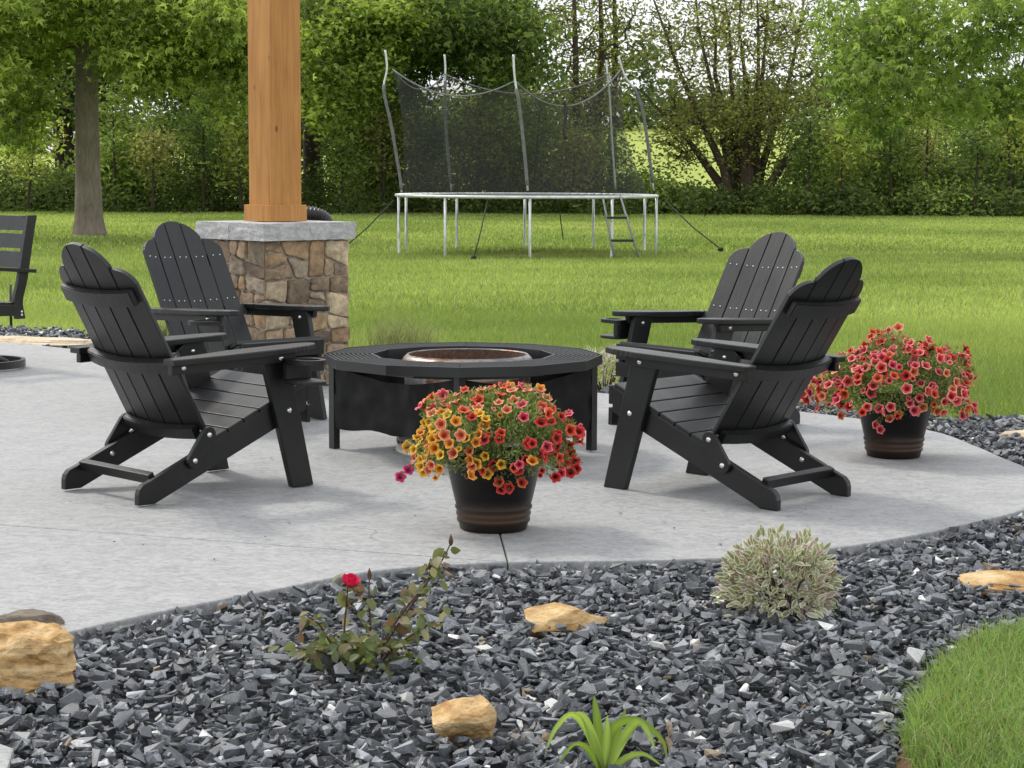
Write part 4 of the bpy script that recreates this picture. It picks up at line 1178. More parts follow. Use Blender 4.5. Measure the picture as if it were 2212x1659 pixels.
# ------------------------------------------------------------------ swivel chair at the left edge
sc = tag(empty('swivel_chair', (-3.37, 12.5, .040), 0), 'black slatted swivel rocker on a ring base at the left edge', 'chair')
F_ = Vector((-.66, -.75, 0)); S_ = Vector((-.75, .66, 0))      # facing direction, direction to the far side
near = Vector((.31, -.16, -.062))
def sbox(name, a, b, w, d, mat='lumber', n=10, bend=0.0):
    """bar from a to b, rectangular section"""
    a, b = Vector(a), Vector(b); dr = (b-a).normalized(); sd = dr.cross(Vector((0, 0, 1)) if abs(dr.z) < .8 else S_).normalized(); up = sd.cross(dr).normalized()
    bm = prism(box_pts(-w/2, w/2, -d/2, d/2), 0, (b-a).length, None, .004)
    bm.transform(Matrix.Translation(a) @ Matrix((sd, up, dr)).transposed().to_4x4())
    return link(name, bm_mesh(name, bm), M[mat], sc)
for k, off in enumerate((near, near + S_*.50)):
    pth = [off + Vector((0, 0, .36)), off + Vector((-.005, .0, .47)) - F_*-.01, off + Vector((0, 0, .60)) - F_*.02, off - F_*.055 + Vector((0, 0, .78)), off - F_*.10 + Vector((0, 0, 1.0))]
    bm = bmesh.new(); rows = []
    for p in spline([tuple(q) for q in pth], 5):
        p = Vector(p.tolist()); rows.append([bm.verts.new(p + F_*a + S_*b) for a, b in ((-.033, -.014), (.033, -.014), (.033, .014), (-.033, .014))])
    for r0, r1 in zip(rows, rows[1:]):
        for j in range(4): bm.faces.new((r0[j], r0[(j+1) % 4], r1[(j+1) % 4], r1[j]))
    bm.faces.new(rows[0]); bm.faces.new(rows[-1]); bmesh.ops.recalc_face_normals(bm, faces=bm.faces)
    link('back_post', bm_mesh('back_post', bm), M['lumber'], sc)
    sbox('armrest', off - F_*.10 + Vector((0, 0, .655)) - S_*.004*(1-2*k), off + F_*.50 + Vector((0, 0, .70)), .085, .024)
    sbox('seat_rail', off + F_*.034 + Vector((0, 0, .415)), off + F_*.52 + Vector((0, 0, .43)), .028, .07)
    sbox('arm_post', off + F_*.47 + Vector((0, 0, .45)), off + F_*.47 + Vector((0, 0, .68)), .05, .028)
    for z_ in (.385, .405): link('bolt', bolt_me, None, sc, off + Vector((0, 0, z_)) - S_*.016 - F_*.005, (PI/2, 0, math.atan2(S_.y, S_.x)-PI/2), (.7, .7, .7))
for z0, z1, o0, o1 in ((.675, .775, .033, .054), (.795, .885, .058, .077), (.905, .995, .080, .099)):
    a = near + S_*.016 - F_*o0 + Vector((0, 0, z0)); b = near + S_*.484 - F_*o0 + Vector((0, 0, z0)); upv = -F_*(o1-o0) + Vector((0, 0, z1-z0))
    bm = bmesh.new(); pts = [(0, 0), (1, 0), (1, .80), (.93, .80), (.90, 1), (.10, 1), (.07, .80), (0, .80)] if z1 > .95 else [(0, 0), (1, 0), (1, 1), (0, 1)]
    f0 = [bm.verts.new(a + (b-a)*s + upv*t_) for s, t_ in pts]; f1 = [bm.verts.new(a + (b-a)*s + upv*t_ + F_*.022) for s, t_ in pts]; m = len(pts)
    bm.faces.new(f0); bm.faces.new(f1[::-1])
    for i in range(m): bm.faces.new((f0[i], f0[(i+1) % m], f1[(i+1) % m], f1[i]))
    bmesh.ops.recalc_face_normals(bm, faces=bm.faces); link('back_slat', bm_mesh('back_slat', bm), M['lumber'], sc)
for k in range(6):
    c0 = near + F_*(.06+k*.083) + Vector((0, 0, .455+.003*k)); sbox('seat_slat', c0 + S_*.0, c0 + S_*.50, .076, .02)
sbox('seat_beam', near + F_*.25 + S_*.0 + Vector((0, 0, .39)), near + F_*.25 + S_*.60 + Vector((0, 0, .39)), .07, .035)
cb = near + F_*.19 + S_*.20; cb.z = 0
link('pedestal', bm_mesh('pedestal', tube_bm([[cb + Vector((0, 0, .06)), cb + Vector((0, 0, .37))]], .035, 16), True), M['black_steel'], sc)
for k in range(4):
    a = PI/4 + k*PI/2 + .5; link('foot_bar', bm_mesh('foot_bar', tube_bm([[cb + Vector((0, 0, .12)), cb + Vector((.22*math.cos(a), .22*math.sin(a), .03))]], .018, 10), True), M['black_steel'], sc)
rg = lathe_mesh('base_ring', [(.275, .0), (.30, .0), (.30, .045), (.275, .045), (.275, .0)], 56); smooth(rg, False); link('base_ring', rg, M['black_steel'], sc, cb)
p = on(24, 707, -.04)
tag(tube('garden_stake', [p + Vector((0, 0, -.05)), p + Vector((0, 0, .17)), p + Vector((.004, 0, .34))], .011, M['black_steel']), 'thin black stake in the gravel below the swivel chair', 'stake')

# ------------------------------------------------------------------ trampoline
TC = Vector((.235, 34.0, 0)); GT = float(ground_z(0, 34)); TRR, TZR = 2.215, .835
tr = tag(empty('trampoline', (TC.x, TC.y, 0)), 'round trampoline with sagging black net and leaning poles on the lawn', 'trampoline')
ringp = lambda r, z, a0=0, a1=2*PI, n=72: [Vector((r*math.cos(a0+(a1-a0)*k/n), r*math.sin(a0+(a1-a0)*k/n), z)) for k in range(n+1)]
link('frame_rim', bm_mesh('frame_rim', tube_bm([ringp(TRR, TZR)], .028, 10), True), M['galvanised'], tr)
link('jump_mat', lathe_mesh('jump_mat', [(TRR-.20, TZR+.004), (.0001, TZR-.01)], 48), M['black_plastic'], tr)
bm = bmesh.new()
for k in range(84):
    a = 2*PI*k/84; tube_bm([[Vector((TRR*math.cos(a), TRR*math.sin(a), TZR+.015)), Vector(((TRR-.2)*math.cos(a), (TRR-.2)*math.sin(a), TZR+.008))]], .010, 5, bm)
tag(link('springs', bm_mesh('springs', bm, True), M['galvanised'], tr), kind='stuff')
def ang(dxpx, front): 
    x = max(-.995, min(.995, dxpx/281.0)); a = math.acos(x); return -a if front else a
for (x0, f0, x1, f1) in ((-272, True, -168, True), (5, True, 174, True), (277, True, 262, False), (154, False, -2, False), (-157, False, -265, False)):
    a0, a1 = ang(x0, f0), ang(x1, f1)
    A = Vector((TRR*math.cos(a0), TRR*math.sin(a0), 0)); B = Vector((TRR*math.cos(a1), TRR*math.sin(a1), 0)); d = (B-A).normalized()
    zt, zb = TZR-.025, GT-.035
    pth = [A+Vector((0, 0, zt)), A+Vector((0, 0, zb+.35)), A+Vector((0, 0, zb+.10)), A+d*.03+Vector((0, 0, zb+.03)), A+d*.10+Vector((0, 0, zb)), B-d*.10+Vector((0, 0, zb)), B-d*.03+Vector((0, 0, zb+.03)), B+Vector((0, 0, zb+.10)), B+Vector((0, 0, zb+.35)), B+Vector((0, 0, zt))]
    link('leg', bm_mesh('leg', tube_bm([pth], .024, 10), True), M['galvanised'], tr)
# net poles, all leaning to the left
def trel(px, py, Y): return at(px, py, Y) - TC
poles = [([(868, 416), (862, 370), (845, 270), (829, 195), (836, 150), (832, 108)], 33.6), ([(1140, 412), (1133, 330), (1122, 230), (1112, 170), (1109, 118)], 31.85), ([(1412, 412), (1398, 300), (1388, 240), (1372, 195), (1350, 165), (1336, 122)], 33.8),
         ([(975, 412), (965, 300), (961, 220), (962, 150), (960, 118)], 35.9), ([(1330, 410), (1322, 300), (1318, 220), (1312, 160), (1310, 130)], 35.9)]
ptops = []
for pts, Y in poles:
    P = [trel(x, y, Y) for x, y in pts]
    pth = [Vector(q.tolist()) for q in spline([tuple(p) for p in P], 5)]
    P0_ = P[0]; k = int(len(pth)*.68)
    o = link('net_pole', bm_mesh('net_pole', tube_bm([pth], .018, 9), True), M['galvanised'], tr)
    if pts[0][0] != 1330: link('foam_sleeve', bm_mesh('foam_sleeve', tube_bm([pth[1:k]], .027, 9), True), M['foam_grey'], o)
# net hung between the poles
tops = [trel(848, 150, 33.6), trel(1112, 175, 32.1), trel(1342, 150, 33.8), trel(1316, 160, 35.6), trel(960, 160, 35.6)]
lows = [trel(868, 414, 33.65), trel(1140, 421, 32.2), trel(1384, 418, 33.8), trel(1330, 413, 35.7), trel(975, 413, 35.7)]
sags = [.33, .50, .25, .35, .30]
V, F = [], []; K, J = 16, 10; tot = 0; ropes = []
for s in range(5):
    t0, t1, l0, l1 = tops[s], tops[(s+1) % 5], lows[s], lows[(s+1) % 5]; rope = []
    for i in range(K+1):
        t = i/K; top = t0.lerp(t1, t) - Vector((0, 0, sags[s]*4*t*(1-t))); 
        lo = l0.lerp(l1, t); outw = Vector((lo.x, lo.y, 0)).normalized(); lo = lo + outw*(.28*4*t*(1-t))
        rope.append(top)
        for j in range(J+1):
            q = lo.lerp(top, j/J); inn = Vector((q.x, q.y, 0)).normalized()
            V.append(q - inn*(.10*math.sin(PI*j/J)) + inn*.03*noise.noise(Vector((t*5+s*3, j*.4, 0))))
    for i in range(K):
        for j in range(J): q = tot+i*(J+1)+j; F.append((q, q+J+1, q+J+2, q+1))
    tot += (K+1)*(J+1); ropes.append(rope)
link('net', np_mesh('net', V, F, smooth_=True), M['netting'], tr)
for rp_ in ropes: link('net_rope', bm_mesh('net_rope', tube_bm([rp_], .014, 6), True), M['foam_grey'], tr)
zip_ = [trel(1219, 218, 32.3), trel(1223, 240, 32.3), trel(1218, 275, 32.3), trel(1222, 300, 32.3)]
link('net_strap', bm_mesh('net_strap', tube_bm([spline([tuple(p) for p in zip_], 4)], .030, 6), True), M['black_plastic'], tr)
# ladder hooked on the rim
ld = tag(empty('trampoline_ladder', tuple(at(1345, 553, 31.9))), 'narrow steel ladder with two black rungs leaning on the trampoline', 'ladder')
lo_ = Vector(ld.location)
La, Lb = [at(1302, 424, 32.35)-lo_, at(1326, 554, 31.75)-lo_], [at(1340, 424, 32.35)-lo_, at(1379, 554, 31.75)-lo_]
for q in (La, Lb): link('rail', bm_mesh('rail', tube_bm([q], .019, 9), True), M['dull_steel'], ld)
for f_ in (.36, .74):
    a, b = La[0].lerp(La[1], f_), Lb[0].lerp(Lb[1], f_); d = b-a
    bm = prism(box_pts(0, d.length, -.03, .03), -.02, .02, None, .004); x = d.normalized(); y = Vector((0, 1, 0)); y = (y - x*y.dot(x)).normalized(); z = x.cross(y)
    bm.transform(Matrix.Translation(a) @ Matrix((x, y, z)).transposed().to_4x4()); link('rung', bm_mesh('rung', bm), M['black_plastic'], ld)
# guy ropes with pegs
for (ax_, ay_, Ya, bx_, by_, Yb, lab) in ((851, 432, 33.6, 732, 548, 33.0, 'guy rope running left from the trampoline frame'), (1054, 428, 31.9, 1024, 560, 31.2, 'short guy rope pegged in front of the trampoline'), (1436, 432, 33.6, 1557, 542, 32.6, 'guy rope running right from the trampoline frame'), (1206, 428, 36.0, 1217, 522, 36.0, 'dark rope hanging under the middle of the trampoline')):
    a, b = at(ax_, ay_, Ya), at(bx_, by_, Yb); b.z = max(b.z, GT-.02)
    r_ = tag(empty('guy_rope', tuple(b)), lab, 'rope', 'ropes tying down the trampoline')
    link('rope', bm_mesh('rope', tube_bm([[a-b, (a-b)*.5 - Vector((0, 0, .03)), Vector((0, 0, .03))]], .011, 6), True), M['rope'], r_)
    if 'hanging' not in lab:
        bm = bmesh.new(); bmesh.ops.create_icosphere(bm, subdivisions=2, radius=.05, matrix=Matrix.Diagonal((1, .8, .7, 1)) @ Matrix.Translation((0, 0, .03)))
        for v in bm.verts: v.co += v.co.normalized()*noise.noise(v.co*30)*.02
        link('peg', bm_mesh('peg', bm), M['hole_shade_peg_black'], r_)

# ------------------------------------------------------------------ trees and shrubs
def leaf_cloud(C, per, spread, L, W, ca, cb, rs, droop=.25, flat=.8, lobed=False):
    """leaves round cluster centres C (m,3)"""
    n = len(C)*per
    P = np.repeat(C, per, 0) + rs.normal(0, 1, (n, 3))*np.array([spread, spread, spread*.7])
    D = unit(rs.normal(0, 1, (n, 3))*np.array([1, 1, .5]) - np.array([0, 0, droop])); Nn = unit(rs.normal(0, .75, (n, 3)) + np.array([0, -.35, flat])); Nn = unit(Nn - D*np.sum(D*Nn, 1)[:, None])
    tone = np.repeat(rs.normal(0, .30, len(C)), per) + rs.normal(.46, .22, n); tt = np.clip(tone, 0, 1)[:, None]  # wide tone spread per cluster puts the crown's inner shade into the colour
    col = np.array(ca)*(1-tt)+np.array(cb)*tt; col *= rs.uniform(.75, 1.2, (n, 1))
    l = L*rs.uniform(.7, 1.25, n)
    if not lobed: return leaf_arrays(P, D, Nn, l, l*W, col)
    S = np.cross(D, Nn); VV, FF, CC, off = [], [], [], 0          # three pointed lobes to a leaf
    for a, k in ((0, 1.0), (.85, .78), (-.85, .78)):
        V, F, Cc = leaf_arrays(P, D*math.cos(a)+S*math.sin(a), Nn, l*k, l*k*W*.62, col); VV.append(V); FF.append(F+off); CC.append(Cc); off += len(V)
    return np.concatenate(VV), np.concatenate(FF), np.concatenate(CC)
def skeleton(trunks, C, r_tip=.012, seed=0, jit=.12, steps=3, up_bias=.15):
    """grow branches from trunk polylines to every cluster centre; returns tube arrays"""
    rnd = random.Random(seed)
    nodes, par = [], []
    for pl in trunks:
        for i, p in enumerate(pl):
            par.append(len(nodes)-1 if i else -1); nodes.append(np.array(p, float))
    ntr = len(nodes); lockr = {}
    allow = [i for i in range(ntr)]
    C = np.asarray(C); N0 = np.array(nodes)
    dist = np.min(np.linalg.norm(C[:, None]-N0[None], axis=2), axis=1)
    for ci in np.argsort(dist):
        c = C[ci]; N = np.array(nodes); d = np.linalg.norm(N-c, axis=1) + .55*np.maximum(0, N[:, 2]-c[2]) 
        j = int(np.argmin(d)); a = nodes[j]; L = np.linalg.norm(c-a); prev = j
        for s in range(1, steps+1):
            t = s/steps; p = a + (c-a)*t + np.array([rnd.gauss(0, jit*L*.5), rnd.gauss(0, jit*L*.5), rnd.gauss(0, jit*L*.4) + up_bias*L*t*(1-t)])*(1 if s < steps else 0)
            par.append(prev); nodes.append(p); prev = len(nodes)-1
    n = len(nodes); r2 = np.zeros(n); kids = [[] for _ in range(n)]
    for i, p in enumerate(par):
        if p >= 0: kids[p].append(i)
    for i in range(n-1, -1, -1):
        r2[i] = max(r_tip**2, sum(r2[k] for k in kids[i])*.92)
    return np.array(nodes), par, np.sqrt(r2), ntr
def branch_mesh(name, nodes, par, rad, ntr, rtrunk=None, n=6):
    if rtrunk is not None:
        for i in range(ntr): rad[i] = rtrunk[i]
    V, F = [], []
    for i, p in enumerate(par):
        if p < 0: continue
        a, b = Vector(nodes[p]), Vector(nodes[i]); ra, rb = min(rad[p], rad[i]*1.35) if i >= ntr else rad[p], rad[i]
        d = (b-a)
        if d.length < 1e-5: continue
        d.normalize(); u = d.cross(Vector((0, 0, 1)) if abs(d.z) < .9 else Vector((1, 0, 0))).normalized(); w = d.cross(u); o = len(V); m = 12 if i < ntr else n
        for (c, r) in ((a, ra), (b, rb)):
            for k in range(m):
                t = 2*PI*k/m; V.append(c + u*math.cos(t)*r + w*math.sin(t)*r)
        for k in range(m): F.append((o+k, o+(k+1) % m, o+m+(k+1) % m, o+m+k))
    return np_mesh(name, V, F, smooth_=True)
def ell_points(cen, rad, n, rs, shell=.0):
    d = unit(rs.normal(size=(n, 3))); r = rs.uniform(shell, 1, n)**(1/3)
    return np.array(cen) + d*np.array(rad)*r[:, None]
def px_blob(px, py, rx, ry, Y, dY, n, rs, shell=.2):
    c = at(px, py, Y); k = Y/FPX
    return ell_points((c.x, c.y, c.z), (rx*k, dY, ry*k), n, rs, shell)
def zmin(C, z): return C[C[:, 2] > z]
def tree(name, label, cat, base, trunk, rtrunk, C, per, spread, L, W, ca, cb, seed, bark, group=None, jit=.12, r_tip=.012, steps=3, up_bias=.15, droop=.25, trunks=None, lobed=False):
    rs = np.random.default_rng(seed)
    root = tag(empty(name, tuple(base)), label, cat, group); b = np.array(base)
    tl = trunks if trunks is not None else [trunk]; rt = rtrunk if trunks is None else sum(rtrunk, [])
    nodes, par, rad, ntr = skeleton([[np.array(p)-b for p in t_] for t_ in tl], C-b, r_tip, seed, jit, steps, up_bias)
    link('trunk', branch_mesh('trunk', nodes, par, rad, ntr, rt), M[bark], root)
    V, F, Cc = leaf_cloud(C-b, per, spread, L, W, ca, cb, rs, droop, lobed=lobed)
    link('crown', np_mesh('crown', V, F, Cc), M['leaf'], root)
    return root
LIME = ((.13, .20, .03), (.55, .64, .15)); MAPLE = ((.06, .105, .02), (.23, .31, .07)); OLIVE = ((.15, .17, .04), (.36, .37, .11)); DEEP = ((.06, .10, .024), (.24, .30, .085))
rs = np.random.default_rng(77)
gz = -.16
# 1 near maple, grey trunk on the left
b = onf(193, 512, gz)
tp = lambda *pts: [tuple(at(x, y, b.y)) for x, y in pts]
C = np.concatenate([px_blob(90, 40, 190, 95, 40.5, 2.6, 150, rs), px_blob(330, 20, 200, 85, 41, 2.8, 140, rs), px_blob(470, 50, 80, 70, 40, 2, 45, rs), px_blob(70, 150, 85, 60, 40, 2, 30, rs), px_blob(40, 230, 50, 45, 41, 1.5, 8, rs), px_blob(245, 110, 60, 50, 39.8, 1.2, 18, rs),
                    ell_points((b.x, 41, 8.2), (6.5, 5, 3.0), 60, rs), px_blob(560, 110, 40, 50, 40.5, 1, 12, rs), px_blob(20, 270, 60, 50, 40.5, 1.2, 12, rs), px_blob(310, 150, 60, 55, 40, 1.2, 14, rs), px_blob(430, 130, 60, 55, 40.5, 1.2, 14, rs), px_blob(505, 190, 35, 55, 40, .8, 8, rs), px_blob(100, 215, 40, 45, 39.5, .8, 8, rs)])
z_lo = at(190, 105, 41).z
C = C[~((np.abs(C[:, 0]-b.x) < .80) & (C[:, 2] < z_lo+.45) & (C[:, 1] < 41.6))]
tree('maple_tree', 'bright leafed maple with a thick grey trunk at the left', 'tree', b, tp((193, 525), (193, 505), (192, 470), (190, 380), (188, 250), (187, 120), (186, 0), (190, -150)), [.48, .37, .30, .265, .245, .232, .22, .19], C, 70, .27, .15, .62, *LIME, 5, 'bark', 'trees along the lawn edge', r_tip=.012, lobed=True, droop=.5)
# 2 big dark maple behind the post
b = onf(678, 452, gz); Yb = b.y
C = np.concatenate([px_blob(760, 120, 190, 150, 66, 4, 120, rs), px_blob(960, 60, 160, 90, 65, 4, 100, rs), px_blob(1080, 100, 105, 90, 64, 3, 55, rs), px_blob(560, 100, 150, 120, 66, 4, 62, rs), px_blob(390, 130, 140, 90, 67, 4, 40, rs), px_blob(760, 270, 110, 80, 75, 2, 45, rs), px_blob(560, 280, 130, 90, 76, 2, 45, rs),
                    px_blob(850, 30, 300, 80, 62, 3, 70, rs), ell_points((-6, 69, 13), (10, 6, 4.5), 70, rs)])
tb = lambda *pts: [tuple(at(x, y, Yb)) for x, y in pts]
tree('maple_tree', 'large dark green maple behind the cedar post', 'tree', b, tb((680, 460), (679, 440), (677, 380), (674, 250), (676, 100), (680, -60), (690, -250)), [.60, .42, .36, .33, .30, .26, .2], C, 75, .42, .21, .62, *MAPLE, 6, 'bark_dark', 'trees along the lawn edge', r_tip=.016, lobed=True, droop=.4)
# bright outer sprays of the same side: younger maple at the front of the row
b = onf(905, 452, gz)
C = np.concatenate([px_blob(745, 110, 100, 110, 60, 2, 55, rs), px_blob(820, 60, 100, 60, 60, 2, 40, rs), px_blob(720, 230, 60, 60, 60, 1.5, 20, rs)])
tree('young_maple_tree', 'lighter green young maple just right of the cedar post', 'tree', b, [tuple(at(x, y, b.y)) for x, y in ((760, 455), (762, 400), (764, 300), (770, 180), (780, 60))], [.13, .11, .10, .08, .06], C, 80, .34, .20, .55, (.14, .21, .03), (.42, .50, .11), 61, 'bark_dark', 'trees along the lawn edge')
# 3 slim dark trunks at far left
for k, (x, lab) in enumerate(((128, 'slim dark tree left of the grey maple trunk'), (150, 'thin dark tree touching the grey maple trunk'), (222, 'slim dark tree just right of the grey maple trunk'))):
    b = onf(x, 450, gz)
    C = np.concatenate([px_blob(x-10, 190, 110, 90, b.y, 2.5, 26, rs), px_blob(x+20, 100, 110, 80, b.y+1, 2.5, 26, rs)])
    tree('slim_tree', lab, 'tree', b, [tuple(at(xx, yy, b.y)) for xx, yy in ((x, 455), (x+3, 380), (x-4, 260), (x+2, 120), (x+6, 0))], [.24, .19, .16, .13, .09], C, 60, .42, .22, .6, *DEEP, 70+k, 'bark_dark', 'slim trees in the tree line')
# 4 thin half-bare trees behind the trampoline
for k, (x, x2, lab, nb) in enumerate(((1247, 1243, 'tall half-bare tree behind the middle of the trampoline', 46), (1285, 1300, 'thin forked tree behind the right side of the trampoline net', 40), (1318, 1330, 'thin leaning tree beside the right trampoline pole', 34), (1068, 1060, 'small pale green tree behind the trampoline centre pole', 34))):
    Y = 68+k*1.3; b = at(x, 445, Y); b.z = gz
    C = np.concatenate([px_blob(x2, 60, 130, 110, Y, 2.5, nb, rs, 0), px_blob(x, 220, 75, 80, Y, 2, int(nb*.7), rs, 0), px_blob(x2, -120, 120, 90, Y, 2.5, 25, rs, 0)])
    tree('bare_tree', lab, 'tree', b, [tuple(at(xx, yy, Y)) for xx, yy in ((x, 450), (x+2, 380), ((x+x2)/2, 250), (x2, 110), (x2-4, -40), (x2, -200))], [.21, .16, .13, .095, .06, .03], C, 21, .32, .17, .5, (.15, .18, .04), (.36, .39, .09), 90+k, 'bark_brown', 'thin half-bare trees in the tree line', jit=.22, r_tip=.017, steps=4)
# 5 many-stemmed tree
Y = 66.0; b = at(1610, 442, Y); b.z = gz
stems_ = []
rst = []
for k, xx in enumerate(((1580, 1560, 1520, 1470, 1430, 1400), (1592, 1578, 1555, 1530, 1512, 1500), (1602, 1600, 1592, 1580, 1572, 1560), (1610, 1612, 1614, 1606, 1600, 1604), (1620, 1628, 1640, 1650, 1652, 1660), (1630, 1648, 1675, 1705, 1730, 1745), (1640, 1672, 1715, 1760, 1790, 1815), (1588, 1545, 1500, 1455, 1415, 1385), (1597, 1590, 1570, 1548, 1545, 1530), (1615, 1622, 1632, 1634, 1640, 1636))):
    yy = (445, 365, 265, 160, 60, -40) if k not in (7, 6) else (445, 378, 320, 270, 225, 190)
    stems_.append([tuple(at(x + 4*math.sin(k*3+i_*2), y, Y + (k % 3-1)*.5)) for i_, (x, y) in enumerate(zip(xx, yy))]); rst.append([.19, .14, .10, .065, .04, .018])
C = np.concatenate([px_blob(1600, 150, 195, 170, Y, 3, 230, rs, .1), px_blob(1520, 290, 130, 80, Y, 2.5, 75, rs, .1), px_blob(1700, 290, 120, 80, Y, 2.5, 75, rs, .1), px_blob(1600, 30, 200, 90, Y, 3, 90, rs, 0), px_blob(1610, 250, 120, 60, Y-1, 1.5, 55, rs, 0)])
tree('multi_stem_tree', 'many-stemmed tree with thin olive leaves fanning up right of the trampoline', 'tree', b, None, rst, C, 25, .36, .16, .5, *OLIVE, 33, 'bark_brown', 'trees along the lawn edge', jit=.2, r_tip=.017, steps=4, trunks=stems_)
# 6 bright maple reaching in from the right
b = Vector((12.2, 37.0, gz))
C = np.concatenate([px_blob(2090, 50, 190, 80, 35, 2.2, 78, rs, .4), px_blob(1900, 150, 105, 70, 34.5, 1.6, 36, rs, .3), px_blob(2010, 200, 120, 60, 35, 1.8, 22, rs, .3), px_blob(1850, 40, 80, 60, 35, 1.5, 20, rs, .3), px_blob(2170, 200, 60, 60, 36, 1.5, 16, rs, .3), px_blob(1880, 245, 50, 30, 34.5, .8, 9, rs), ell_points((12.4, 36.8, 7.4), (5.0, 4.5, 2.6), 45, rs)])
tree('maple_tree', 'bright green maple branches hanging in from the upper right', 'tree', b, [(12.2, 37, gz), (12.2, 37, .6), (12.15, 37, 2.2), (12.0, 36.9, 3.8), (11.9, 36.8, 6), (12, 36.8, 8.5)], [.5, .33, .28, .25, .2, .1], C, 38, .24, .15, .55, (.095, .165, .03), (.38, .48, .115), 44, 'bark', 'trees along the lawn edge', r_tip=.010, lobed=True, droop=.6)
# 7 shrubs of the hedge row
def shrub(x, y_top, w, Y, ca, cb, label, seed, per=70, nC=60, L=.20, base_y=448):
    rs = np.random.default_rng(seed); b = at(x, base_y, Y); b.z = gz
    c = at(x, (base_y+y_top)/2, Y); k = Y/FPX; h = (base_y-y_top)*k
    C = ell_points((b.x, Y, gz+h*.50), (w*k/2, 1.6, h*.52), nC, rs, .15); C = C[C[:, 2] > gz+.15]
    tk = [[(b.x+dx*.3, Y+dy*.3, gz-.05), (b.x+dx*.6, Y+dy*.6, gz+h*.3), (b.x+dx, Y+dy, gz+h*.6)] for dx, dy in rs.normal(0, w*k*.16, (5, 2))]
    ca, cb = (ca, cb) if ca == DEEP[0] else (tuple(2.0*v for v in ca), tuple(3.2*v for v in cb))
    tree('hedge_shrub', label, 'shrub', b, None, [[.05, .04, .025]]*5, C, per, .40, L, .55, ca, cb, seed, 'bark_dark', 'shrubs of the hedge row', jit=.15, r_tip=.010, steps=2, trunks=tk)
SH = [(30, 335, 170, 67, DEEP, 'dark shrub at the far left of the hedge row'), (110, 360, 130, 66, DEEP, 'low dark shrub before the pale gap at far left'), (275, 290, 170, 66, ((.05, .08, .015), (.13, .17, .04)), 'leafy shrub right of the grey maple trunk'), (390, 235, 190, 68, ((.055, .085, .018), (.14, .18, .045)), 'tall light shrub midway between grey trunk and cedar post'), (480, 300, 170, 66, DEEP, 'dense dark shrub left of the cedar post'),
      (570, 350, 150, 74, DEEP, 'dark shrub hidden behind the cedar post'), (775, 360, 130, 74, DEEP, 'dark shrub right of the cedar post and column'), (800, 240, 150, 68, ((.045, .07, .016), (.11, .14, .035)), 'tall shrub at the left trampoline pole'), (890, 240, 160, 67, ((.06, .08, .018), (.13, .16, .04)), 'olive shrub behind the left part of the net'), (980, 205, 170, 70, ((.07, .09, .02), (.15, .18, .045)), 'broad olive shrub seen through the middle of the net'), (1090, 190, 180, 69, ((.075, .095, .02), (.16, .19, .05)), 'yellow green shrub behind the centre net pole'),
      (1190, 225, 150, 67, ((.06, .08, .02), (.14, .17, .045)), 'shrub behind the hanging strap of the net'), (1290, 280, 150, 67, ((.05, .07, .016), (.12, .15, .04)), 'low shrub behind the trampoline ladder'), (1395, 375, 90, 66, ((.055, .08, .02), (.13, .17, .045)), 'shrub beside the right trampoline legs'), (1470, 412, 120, 66, ((.05, .075, .018), (.12, .15, .04)), 'low shrub before the bright meadow gap'), (1540, 410, 110, 65, DEEP, 'low growth at the left foot of the many-stemmed tree'),
      (1690, 395, 140, 65, ((.05, .075, .018), (.12, .15, .04)), 'low growth at the right foot of the many-stemmed tree'), (1770, 300, 170, 66, ((.05, .08, .018), (.14, .18, .045)), 'broad light shrub right of the many-stemmed tree'), (1870, 205, 150, 68, ((.045, .075, .016), (.13, .17, .04)), 'tall leafy shrub below the overhanging maple tip'), (1970, 275, 200, 66, DEEP, 'dark shrub in the middle of the right hedge'), (2060, 180, 170, 68, ((.05, .08, .018), (.14, .185, .045)), 'tall shrub near the right end of the hedge'), (2160, 225, 150, 66, DEEP, 'dark shrub at the right end of the hedge'), (2250, 170, 190, 67, ((.05, .08, .018), (.14, .18, .045)), 'light shrub cut by the right picture edge'), (1830, 385, 140, 63.5, DEEP, 'low dark shrub in front of the right hedge'), (2010, 390, 170, 63.5, ((.05, .08, .018), (.15, .18, .05)), 'low pale shrub in front of the right hedge middle'), (2140, 395, 170, 63.5, DEEP, 'low dark shrub in front of the right hedge end')]
for i, (x, yt, w, Y, (ca, cb), lab) in enumerate(SH):
    big = (448-yt)*w/(150*170)
    shrub(x, yt, w, Y, ca, cb, lab, 200+i, per=46, nC=int(36+40*big), L=(.15, .19, .23, .17)[i % 4])
# saplings that break up the row
rs = np.random.default_rng(555)
HUES = (((.14, .18, .03), (.46, .50, .12)), ((.09, .14, .03), (.32, .40, .10)), ((.16, .17, .05), (.42, .40, .14)), ((.07, .12, .03), (.26, .36, .10)))
SAP = ['pale green sapling at the far left end of the hedge row', 'slender sapling just right of the grey maple trunk', 'low brownish sapling a little right of the grey maple trunk', 'tall dark sapling midway between grey maple trunk and cedar post', 'slender sapling close to the left edge of the cedar post', 'low sapling rising above the right end of the stone cap', 'brownish sapling just left of the left trampoline pole', 'slender sapling behind the left third of the trampoline net', 'yellow green sapling behind the net, left of its centre pole', 'slender sapling behind the net, just right of its centre pole', 'low brownish sapling behind the hanging strap of the net', 'slender sapling just right of the many-stemmed tree', 'brownish sapling below the left tip of the overhanging maple', 'dark sapling in the right hedge below the maple branches', 'tall yellow green sapling in the middle of the right hedge', 'low sapling in the right part of the hedge', 'brownish sapling at the right picture edge of the hedge']
